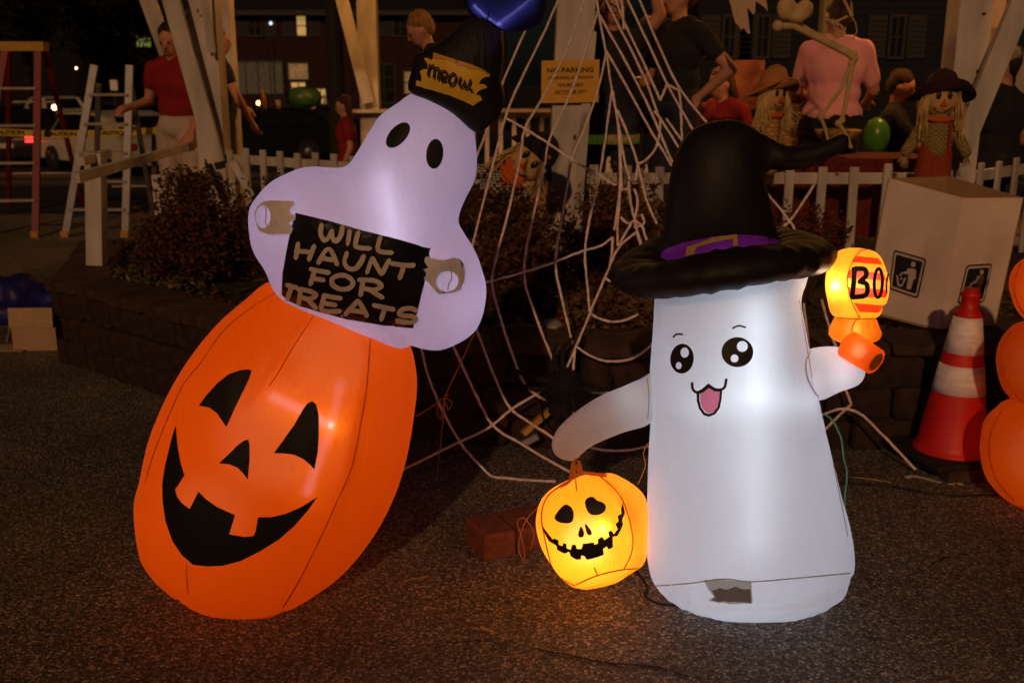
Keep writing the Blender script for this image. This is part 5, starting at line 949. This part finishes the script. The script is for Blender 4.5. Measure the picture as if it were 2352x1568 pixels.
MB().tube([sp0 + Vector((0, 0, .68)), (sp0.x, sp0.y, H)], .003, 5).build('cord', MBC, SKL)

# ================================================================== GAZEBO BITS
MTC = FAB('torn_gauze', (.66, .57, .48), .5, .9, 0, .8)
def cloth(pts, Y, label):
    o = MB().prism([atY(p, Y) for p in pts], (0, .003, 0)).build('torn_cloth', MTC); tag(o, label, 'torn cloth')
cloth(C4((1760, -60), (2060, -60), (2080, 20), (2090, 95), (2060, 60), (1990, 10), (1985, 110), (1970, 120), (1930, 70), (1920, 60), (1945, 275), (1930, 280), (1890, 230), (1870, 250), (1860, 225), (1822, 185), (1800, 100)), 6.05, 'ragged pale gauze strip hanging above the seated woman in red')
cloth(C5((1625, -60), (1765, -60), (1760, 120), (1750, 360), (1735, 330), (1705, 290), (1700, 335), (1690, 335), (1650, 280), (1612, 255)), 6.3, 'glowing orange lit gauze strip hanging behind the right post')
cloth(C5((1800, -60), (1960, -60), (1930, 160), (1880, 260), (1860, 340), (1820, 360), (1790, 430), (1762, 450), (1758, 400), (1775, 250)), 6.4, 'wider gauze strip hanging behind the slanting right brace')
cloth(C5((2091, 420), (2170, 420), (2150, 800), (2060, 745), (2020, 700), (2030, 620), (2080, 520)), 5.6, 'torn gauze corner hanging beside the man in the cap')
bal = atY((2012, 312), 7.0); tb_ = thing('balloon', bal - Vector((0, 0, .15)), 'round green balloon beside the woman in pink', 'balloon'); MB().ell(bal, (.088, .088, .12), n=22).build('balloon_skin', M('green_latex', (.06, .20, .015), .3), tb_, True); MB().lathe([(.004, -.128), (.012, -.134), (.004, -.115)], bal, 8).build('knot', MATS['green_latex'], tb_)
# table with red cloth behind the fence
tx = atY((1935, 400), 6.45); tt = thing('party_table', (tx.x, 6.5, FL), 'party table under a red cloth behind the picket railing', 'table')
MB().box((tx.x, 6.5, 1.0), (1.0, .5, .03)).build('table_top', M('red_cloth', (.11, .008, .006), .85, .2, 8, .4, 30), tt)
ds_ = MB(); n = 60
for i in range(n + 1):
    x = tx.x - .51 + 1.02 * i / n; y = 6.24 - .018 * math.sin(i * .9) - .01 * math.sin(i * 2.3); ds_.v += [(x, y + .012, 1.016), (x, y, .55)]
ds_.f = [(2 * i, 2 * i + 1, 2 * i + 3, 2 * i + 2) for i in range(n)]; ds_.build('cloth_drop', MATS['red_cloth'], tt, True, False)
for sx in (-.45, .45):
    for sy in (-.2, .2): MB().tube([(tx.x + sx, 6.5 + sy, FL), (tx.x + sx, 6.5 + sy, .99)], .015, 8).build('leg', M('steel', (.3, .3, .3), .4, metal=1), tt)
bw_ = atY((2108, 388), 6.4); t = thing('leopard_bowl', bw_, 'brown spotted bowl standing on the red tablecloth', 'bowl'); bw_ = Vector((bw_.x - .25, 6.4, 1.016)); MB().lathe([(.06, 0), (.11, .03), (.14, .08), (.135, .085), (.1, .035), (.02, .02)], bw_, 24).build('bowl_shell', M('leopard', (.30, .14, .04), .6, .9, 26, col2=(.5, .28, .09)), t, True)
t.location = bw_; 
# hay bale
hb_ = atY((1845, 215), 7.2); hy = thing('hay_bale', (hb_.x, 7.2, FL), 'tall stack of rough hay beside the tan hat scarecrow', 'hay bale')
MB().box((hb_.x, 7.25, .92), (.42, .4, 1.1), None, .04).build('hay_core', M('hay', (.16, .09, .03), .95, .5, 40, 1, 90), hy); f = MB()
for i in range(900):
    p = Vector((hb_.x + rng.uniform(-.21, .21), 7.05 - rng.uniform(0, .02), rng.uniform(.5, 1.48))); e = p + Vector((rng.uniform(-.07, .07), -rng.uniform(0, .03), rng.uniform(-.04, .07))); s_ = Vector((.003, 0, .003)); f.add([p + s_, p - s_, e], [(0, 1, 2)])
tag(f.build('hay_straws', RAF, hy, fix=False), kind='stuff')
# bowl, bottle, cups on the far counter
ctr = atY((698, 252), 10.9); t = thing('melon_bowl', (ctr.x, 10.92, 1.15), 'large green melon carving standing on the back counter', 'melon'); MB().lathe([(.10, 0), (.17, .06), (.19, .12), (.15, .19), (.06, .22), (.01, .225)], (ctr.x, 10.92, 1.15), 24).build('rind', M('melon', (.03, .085, .02), .4, .5, 14), t, True)
for i, (px, nm, hh, rr, col, lb) in enumerate(((607, 'amber_bottle', .2, .035, (.36, .16, .02), 'amber glass bottle standing on the back counter'), (720, 'paper_cup', .1, .04, (.6, .5, .42), 'pale paper cup beside the green melon'), (640, 'paper_cup', .09, .035, (.5, .42, .36), 'small pale cup beside the amber bottle'))):
    x = atY((px, 260), 10.9).x; t = thing(nm, (x, 10.88, 1.15), lb, nm.split('_')[1]); pr = [(rr, 0), (rr, hh * .6), (rr * .4, hh * .75), (rr * .4, hh)] if 'bottle' in nm else [(rr * .75, 0), (rr, hh), (rr * .9, hh), (rr * .7, .01)]
    MB().lathe(pr, (x, 10.88, 1.15), 16).build('bottle_glass' if 'bottle' in nm else 'cup_wall', M(f'{nm}_{i}', col, .3), t, True)
# poster inside
a = atY((1885, 168), 8.2); tag(MB().box((atY((1852, 168), 8.2).x - .45, 8.2, 1.42), (.26, .01, .36)).build('orange_poster', M('poster_orange', (.30, .07, .03), .8, .6, 9, col2=(.36, .12, .04))), 'orange party poster propped behind the seated woman', 'poster')

# ================================================================== LADDERS, TAPE
def stepladder(nm, FB, FT, RB, RT, cap, railm, stepm, label, n=5, w=.03, capm=None):
    # FB/FT: front rail bottoms and tops (left, right), RB/RT the rear legs
    t = thing(nm, (FB[0] + FB[1]) / 2, label, 'ladder')
    for a, b in zip(FB, FT): MB().bar(a, b, .065, w, (0, 1, 0)).build('front_rail', railm, t)
    for a, b in zip(RB, RT): MB().bar(a, b, .045, w, (0, 1, 0)).build('rear_leg', railm, t)
    for i in range(1, n): f = i / n; a, b = FB[0].lerp(FT[0], f), FB[1].lerp(FT[1], f); MB().bar(a, b, .075, .022).build('step', stepm, t)
    for i in (1, 2, 3): f = i / 4.2; MB().bar(RB[0].lerp(RT[0], f), RB[1].lerp(RT[1], f), .02, .02).build('rear_brace', stepm, t)
    for p in FB: MB().box(p + Vector((0, 0, .03)), (.075, .06, .06), None, .004).build('foot', M('yellow_foot', (.4, .22, .03), .7), t)
    if cap: MB().bar(cap[0], cap[1], .13, .085).build('top_cap', capm, t)
    return t
def V3(p, Y): return atY(p, Y)
RFG = M('red_fibreglass', (.17, .010, .006), .5, .15, 8); YLW = M('yellow_cap', (.42, .24, .03), .6, .15, 9); ALU = M('aluminium', (.34, .34, .36), .45, .1, 9, metal=.7)
fb = [atZ((-60, 548)), atZ((82, 545))]; ft = [V3((12, 118), 10.3), V3((88, 118), 10.3)]; rb_ = [atZ((20, 470)), atZ((190, 468))]; rt_ = [V3((20, 120), 10.6), V3((104, 120), 10.6)]
RL = stepladder('fibreglass_stepladder', fb, ft, rb_, rt_, (V3((2, 107), 10.45), V3((106, 107), 10.45)), RFG, M('ladder_step', (.3, .26, .2), .5, .15, 9), 'red fibreglass stepladder with yellow top cap', capm=YLW)
fb = [atZ((150, 545)), atZ((288, 545))]; ft = [V3((217, 150), 9.9), V3((298, 150), 9.9)]; rb_ = [atZ((220, 490)), atZ((352, 488))]; rt_ = [V3((226, 195), 10.1), V3((300, 195), 10.1)]
stepladder('aluminium_stepladder', fb, ft, rb_, rt_, None, ALU, M('ladder_step', (.5, .45, .36), .5), 'silver aluminium stepladder held by the woman in red', n=6)
tp = thing('caution_tape', atY((150, 306), 9.2), 'yellow caution tape strung behind the two ladders', 'tape'); P = [V3((-60 + i * 20, 300 + 8 * math.sin(i / 21 * 3.1)), 10.9) for i in range(22)]
g = MB(); 
for i, p in enumerate(P): g.v += [tuple(p + Vector((0, 0, .035))), tuple(p - Vector((0, 0, .035)))]
g.f = [(2 * i, 2 * i + 1, 2 * i + 3, 2 * i + 2) for i in range(21)]; tape = g.build('tape_band', M('yellow_tape', (.48, .36, .02), .5, .15, 8), tp, True, False)
for k in range(3):
    me = text_mesh('CAUTION', .055, .001, .002); i = 4 + k * 6; p = P[i] + Vector((0, -.006, 0)); 
    for v in me.vertices: v.co = p + Vector((v.co.x * 1.3, -v.co.z, v.co.y - .02 * 0))
    mesh_obj('lettering', me, INK, tape, False)
MB().bar(V3((352, 560), 10.95), V3((356, 285), 10.95), .05, .05, (0, 1, 0)).build('tape_post', M('dark_post', (.05, .04, .03), .8), tp)
MB().bar(V3((-70, 560), 10.95), V3((-66, 285), 10.95), .05, .05, (0, 1, 0)).build('tape_post', MATS['dark_post'], tp)

# ================================================================== FAR BACKGROUND
MGL = M('car_glass', (.008, .009, .012), .1); MTY = M('tyre', (.012, .012, .012), .9); MRM = M('rim', (.10, .10, .11), .4, metal=.8)
def car(loc, yaw, paint, label, rear_lit=False, head_lit=False, L=4.5, Hc=1.5):
    loc = Vector(loc); Rz = Matrix.Rotation(yaw, 3, 'Z'); t = thing('parked_car', loc, label, 'car'); W = lambda p: loc + Rz @ Vector(p)
    prof = [(-.5, .32), (-.5, .62), (-.46, .90), (-.36, .98), (-.30, 1.02), (-.18, Hc - .04), (-.05, Hc), (.18, Hc), (.33, Hc - .1), (.44, 1.02), (.495, .95), (.5, .6), (.49, .32)]
    def loft(pf, w, nm, mat, par):
        g = MB(); n = len(pf); V = []
        for sy, k in ((-1, .93), (-1, 1), (1, 1), (1, .93)):
            for x, z in pf: tuck = .16 * max(0, (z - .95) / (Hc - .95)); V.append(W((x * L * (1 if abs(k) == 1 else .992), sy * (w / 2 - tuck) * k, z)))
        F = [(r * n + i, r * n + (i + 1) % n, (r + 1) * n + (i + 1) % n, (r + 1) * n + i) for r in range(3) for i in range(n)] + [tuple(range(n)), tuple(3 * n + i for i in range(n))]
        return g.add(V, F).build(nm, mat, par, False)
    b = loft(prof, 1.8, 'body', paint, t)
    for sy in (-1, 1):
        for xs_ in ([(-.27, 1.03), (-.17, Hc - .09), (-.0, Hc - .07), (-.0, 1.03)], [(.02, 1.03), (.02, Hc - .07), (.17, Hc - .08), (.34, 1.05)]):
            P = [W((x * L, sy * (.905 - .16 * max(0, (z - .95) / (Hc - .95))), z)) for x, z in xs_]; MB().prism(P, Rz @ Vector((0, -sy * .02, 0))).build('window', MGL, t)
    for x0, z0, x1, z1, nm in ((.442, 1.03, .335, Hc - .1, 'rear_window'), (-.302, 1.04, -.185, Hc - .06, 'windscreen')):
        o = .012 if x0 > 0 else -.012; P = [W((x0 * L + o, -.70, z0)), W((x0 * L + o, .70, z0)), W((x1 * L + o, .62, z1)), W((x1 * L + o, -.62, z1))]; MB().prism(P, Rz @ Vector((-o, 0, 0))).build(nm, MGL, t)
    for x in (-.31, .30):
        for sy in (-1, 1):
            wl = MB().lathe([(.24, -.1), (.32, -.09), (.33, 0), (.32, .09), (.24, .1)], W((x * L, sy * .82, .33)), 22, Rz @ Matrix.Rotation(math.pi / 2, 3, 'X')).build('wheel', MTY, t, True); MB().lathe([(.05, -.112), (.2, -.108), (.22, .0), (.2, .108), (.05, .112)], W((x * L, sy * .82, .33)), 16, Rz @ Matrix.Rotation(math.pi / 2, 3, 'X')).build('rim', MRM, wl, True)
    for sy in (-1, 1):
        MB().box(W((.5 * L + .005, sy * .68, .78)), (.03, .3, .15), Rz).build('tail_light', M('tail_lit' if rear_lit else 'tail_off', (.4, .01, .01), .3, emit=(1, .02, .02) if rear_lit else None, es=6), t)
        MB().box(W((-.5 * L - .005, sy * .66, .70)), (.03, .3, .14), Rz).build('headlight', M('head_lit' if head_lit else 'head_off', (.6, .6, .6), .2, emit=(1, .75, .4) if head_lit else None, es=14), t)
    MB().box(W((.5 * L + .008, 0, .62)), (.02, .45, .12), Rz).build('number_plate', M('plate', (.5, .5, .48), .5), t)
    return t
def xy(px, Y): return (atY((px, 200), Y).x, Y, drop(Y))
car(xy(240, 27), -.75, M('silver_paint', (.46, .46, .36), .35, .05), 'pale silver car parked on the lot behind the ladders', L=4.7, Hc=1.55)
car(xy(40, 30), -1.35, M('dark_paint', (.015, .016, .02), .3), 'dark car with red tail lights glowing behind the red ladder', rear_lit=True)
car(xy(125, 46), 2.2, M('white_paint', (.6, .58, .5), .35, .05), 'white car with lit headlights at the far end of the lot', head_lit=True)
car(xy(590, 30), .2, M('blue_paint', (.004, .005, .007), .7, spec=.1), 'dark blue car parked before the brick house')
car(xy(700, 31), .1, M('black_paint', (.003, .003, .004), .7, spec=.1), 'black car parked under the lit house window')
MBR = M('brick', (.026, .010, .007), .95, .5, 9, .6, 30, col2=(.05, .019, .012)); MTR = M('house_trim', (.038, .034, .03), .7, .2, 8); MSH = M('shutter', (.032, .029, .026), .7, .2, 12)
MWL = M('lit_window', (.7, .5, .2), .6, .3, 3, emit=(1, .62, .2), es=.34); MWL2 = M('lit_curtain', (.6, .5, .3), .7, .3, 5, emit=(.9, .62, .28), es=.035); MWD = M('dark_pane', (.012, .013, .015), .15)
HY = 47.0
def hx(px, y=150): return atY((px, y), HY).x
def hz(py): return atY((1176, py), HY).z
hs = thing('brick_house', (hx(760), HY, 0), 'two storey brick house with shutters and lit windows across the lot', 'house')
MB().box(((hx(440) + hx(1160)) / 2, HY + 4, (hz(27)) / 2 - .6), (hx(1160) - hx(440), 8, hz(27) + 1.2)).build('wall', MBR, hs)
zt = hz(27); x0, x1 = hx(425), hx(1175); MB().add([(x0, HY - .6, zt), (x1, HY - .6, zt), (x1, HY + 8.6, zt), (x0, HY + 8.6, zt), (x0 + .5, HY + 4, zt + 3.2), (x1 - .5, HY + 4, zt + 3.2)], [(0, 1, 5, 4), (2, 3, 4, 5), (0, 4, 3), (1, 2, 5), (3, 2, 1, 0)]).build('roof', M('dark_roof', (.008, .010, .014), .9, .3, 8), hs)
MB().box(((x0 + x1) / 2, HY - .55, zt - .08), (x1 - x0, .12, .2)).build('gutter', MTR, hs)
def win(p0, p1, y0, y1, pane, shut=True, par=None, Y=HY, cols=2, rows=2, fx=None):
    a, b = atY((p0, y1), Y), atY((p1, y0), Y); cx_, cz_ = (a.x + b.x) / 2, (a.z + b.z) / 2; w_, h_ = b.x - a.x, b.z - a.z
    o = MB().box((cx_, Y - .04, cz_), (w_, .06, h_)).build('window', pane, par)
    fr = MB(); t_ = .07
    for sx in (-1, 1): MB().box((cx_ + sx * (w_ / 2 + t_ / 2), Y - .06, cz_), (t_, .1, h_ + 2 * t_)).build('frame_side', MTR, o)
    for sz in (-1, 1): MB().box((cx_, Y - .06, cz_ + sz * (h_ / 2 + t_ / 2)), (w_, .1, t_)).build('frame_rail', MTR, o)
    for i in range(1, cols): MB().box((a.x + w_ * i / cols, Y - .085, cz_), (.04, .03, h_)).build('mullion', MTR, o)
    for i in range(1, rows): MB().box((cx_, Y - .088, a.z + h_ * i / rows), (w_, .028, .04)).build('mullion', MTR, o)
    if shut:
        for sx in (-1, 1):
            sh_ = MB().box((cx_ + sx * (w_ / 2 + .38), Y - .05, cz_), (.5, .06, h_ + .1)).build('shutter', MSH, par)
            for i in range(7): MB().box((cx_ + sx * (w_ / 2 + .38), Y - .088, cz_ - h_ / 2 + h_ * (i + .7) / 7.4), (.4, .02, .05), Matrix.Rotation(.5, 3, 'X')).build('slat', MTR, sh_)
win(573, 600, 38, 82, MWD, True, hs); win(684, 702, 38, 82, MWL, True, hs, cols=1); win(905, 935, 38, 82, MWD, True, hs)
win(540, 648, 143, 215, M('dim_curtain', (.10, .09, .06), .8, .4, 5, emit=(.5, .42, .22), es=.03), False, hs, cols=4, rows=1); win(665, 707, 146, 182, MWL2, False, hs, cols=1, rows=1); win(672, 702, 190, 236, MWL, False, hs, cols=2, rows=4); win(716, 748, 205, 238, MWL, False, hs, cols=3, rows=1); win(860, 905, 150, 235, MWD, False, hs, cols=2, rows=3); win(930, 960, 165, 215, MWL2, False, hs, cols=1)
win(470, 500, 38, 82, MWD, True, hs)
# porch rail before the house
pr_ = thing('porch_fence', (hx(700), HY - 6, 0), 'dark iron fence standing before the lit house windows', 'fence'); MIR = M('iron', (.01, .01, .01), .6)
FY = 40; fx0, fx1 = atY((620, 200), FY).x, atY((768, 200), FY).x
for z in (-.4, .65): MB().bar((fx0, FY, z), (fx1, FY, z), .04, .05).build('rail', MIR, pr_)
for i in range(19): x = fx0 + (fx1 - fx0) * i / 18; MB().bar((x, FY, drop(FY)), (x, FY, .75), .05, .05, (0, 1, 0)).build('bar', MIR, pr_)
# pole
px_ = atY((770, 150), 20).x; tag(MB().tube([(px_, 20, drop(20)), (px_, 20, 7)], [.16, .13], 12).build('utility_pole', M('pole', (.018, .014, .012), .9)), 'dark utility pole standing before the brick house', 'pole')
# grey sided house at the right
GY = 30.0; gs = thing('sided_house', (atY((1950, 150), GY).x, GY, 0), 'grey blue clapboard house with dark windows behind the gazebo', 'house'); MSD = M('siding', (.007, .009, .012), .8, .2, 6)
ga, gb_ = atY((1600, 150), GY).x, atY((2300, 150), GY).x; zt2 = 4.6
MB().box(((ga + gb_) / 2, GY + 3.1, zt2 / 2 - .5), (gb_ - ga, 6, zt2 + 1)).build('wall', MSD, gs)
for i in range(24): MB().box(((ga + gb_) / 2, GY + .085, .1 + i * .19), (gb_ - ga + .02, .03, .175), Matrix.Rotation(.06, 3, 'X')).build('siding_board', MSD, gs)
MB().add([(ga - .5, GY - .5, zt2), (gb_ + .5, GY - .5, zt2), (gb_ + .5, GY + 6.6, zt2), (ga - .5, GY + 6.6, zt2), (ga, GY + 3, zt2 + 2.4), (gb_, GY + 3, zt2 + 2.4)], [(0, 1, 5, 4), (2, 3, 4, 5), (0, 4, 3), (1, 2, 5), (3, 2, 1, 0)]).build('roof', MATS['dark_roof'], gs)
for a, b in ((1660, 1690), (1735, 1765), (2040, 2075), (2240, 2270)): win(a, b, 40, 130, MWD, True, gs, Y=GY + .04)
# sign, street lights
p_ = atY((262, 200), 30); sg_ = thing('road_sign', (p_.x, 30, 0), 'small white road sign on a post above the silver car', 'sign'); MB().box((p_.x, 30, atY((262, 196), 30).z), (.2, .02, .28)).build('plate', M('sign_white', (.75, .75, .75), .5), sg_); MB().bar((p_.x, 30.03, drop(30)), (p_.x, 30.03, atY((262, 186), 30).z), .04, .04, (0, 1, 0)).build('post', MIR, sg_)
for i, (px, py, Y, es, col, r, lb) in enumerate(((175, 157, 60, 5, (1, .8, .4), .06, 'tiny distant yellow lamp between the two ladders'), (622, 54, 46.8, 1.5, (.7, .85, 1), .07, 'cool porch lamp glowing on the house upper wall'), (594, 237, 29.5, 8, (1, .5, .15), .06, 'small orange marker lamp low before the house'), (345, 152, 60, 4, (.9, 1, .9), .12, 'dim distant lamp behind the red top woman'), (125, 247, 29, 10, (1, .55, .2), .07, 'orange lamp low behind the red ladder'))):
    a = atY((px, py), Y); t = thing('distant_lamp', (a.x, Y, 0), lb, 'lamp'); MB().ell(a, r, n=10).build('globe', M(f'far_lamp_{i}', (.8, .8, .8), .5, 0, emit=col, es=es), t, True); MB().bar((a.x, Y + r, drop(Y)), (a.x, Y + r, a.z + r), .04, .04, (0, 1, 0)).build('post', MIR, t)
a = atY((326, 95), 62); b_ = thing('far_building', (a.x, 62, 0), 'dark far building with one pale green lit window', 'building'); MB().box((a.x - 7, 66, 3), (26, 7, 6)).build('wall', M('far_wall', (.005, .005, .006), .9), b_); win(316, 346, 82, 108, M('green_lit', (.4, .45, .15), .6, .4, 3, emit=(.5, .6, .15), es=.22), False, b_, Y=62.4)
def tree(x, y, h, r, label, seed, n=5000):
    rg = random.Random(seed); t = thing('dark_tree', (x, y, 0), label, 'tree'); MB().tube([(x, y, drop(y)), (x + .1, y, h * .35), (x, y + .1, h * .75)], [.28, .2, .07], 10).build('trunk', M('tree_bark', (.03, .022, .016), .95, .3, 12, .6), t, True)
    for i in range(6): a = i * 1.05 + rg.uniform(0, .5); MB().tube([(x, y, h * (.3 + .06 * i)), (x + math.cos(a) * r * .4, y + math.sin(a) * r * .4, h * (.45 + .06 * i)), (x + math.cos(a) * r * .8, y + math.sin(a) * r * .8, h * (.52 + .07 * i))], [.1, .07, .03], 7).build('limb', MATS['tree_bark'], t, True)
    g = MB(); cl = []
    for i in range(34): d = Vector([rg.gauss(0, 1) for _ in range(3)]).normalized(); cl.append((Vector((x + d.x * r * .75, y + d.y * r * .75, h * .66 + d.z * h * .30)), rg.uniform(.16, .34) * r))
    for i in range(n):
        c_, rr = rg.choice(cl); d = Vector([rg.gauss(0, 1) for _ in range(3)]).normalized(); p = c_ + d * rr * rg.uniform(.4, 1.05); u = Vector([rg.gauss(0, 1) for _ in range(3)]).normalized(); v = u.orthogonal().normalized(); L = rg.uniform(.06, .17); g.add([p - u * L, p + v * L * .5, p + u * L, p - v * L * .5], [(0, 1, 2, 3)])
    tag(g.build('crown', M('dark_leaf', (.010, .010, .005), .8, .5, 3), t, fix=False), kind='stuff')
for i, (px, Y, h_, r_, lb) in enumerate(((60, 52, 9, 4.6, 'dark broad tree behind the red ladder'), (215, 56, 8.5, 4.4, 'dark tree behind the silver car'), (380, 50, 9.5, 4, 'dark tree behind the woman in red'), (1400, 62, 11, 6, 'dark tree behind the gazebo centre'), (-80, 46, 9, 5, 'dark tree at the far left of the lot'))): tree(atY((px, 150), Y).x, Y, h_, r_, lb, 20 + i)
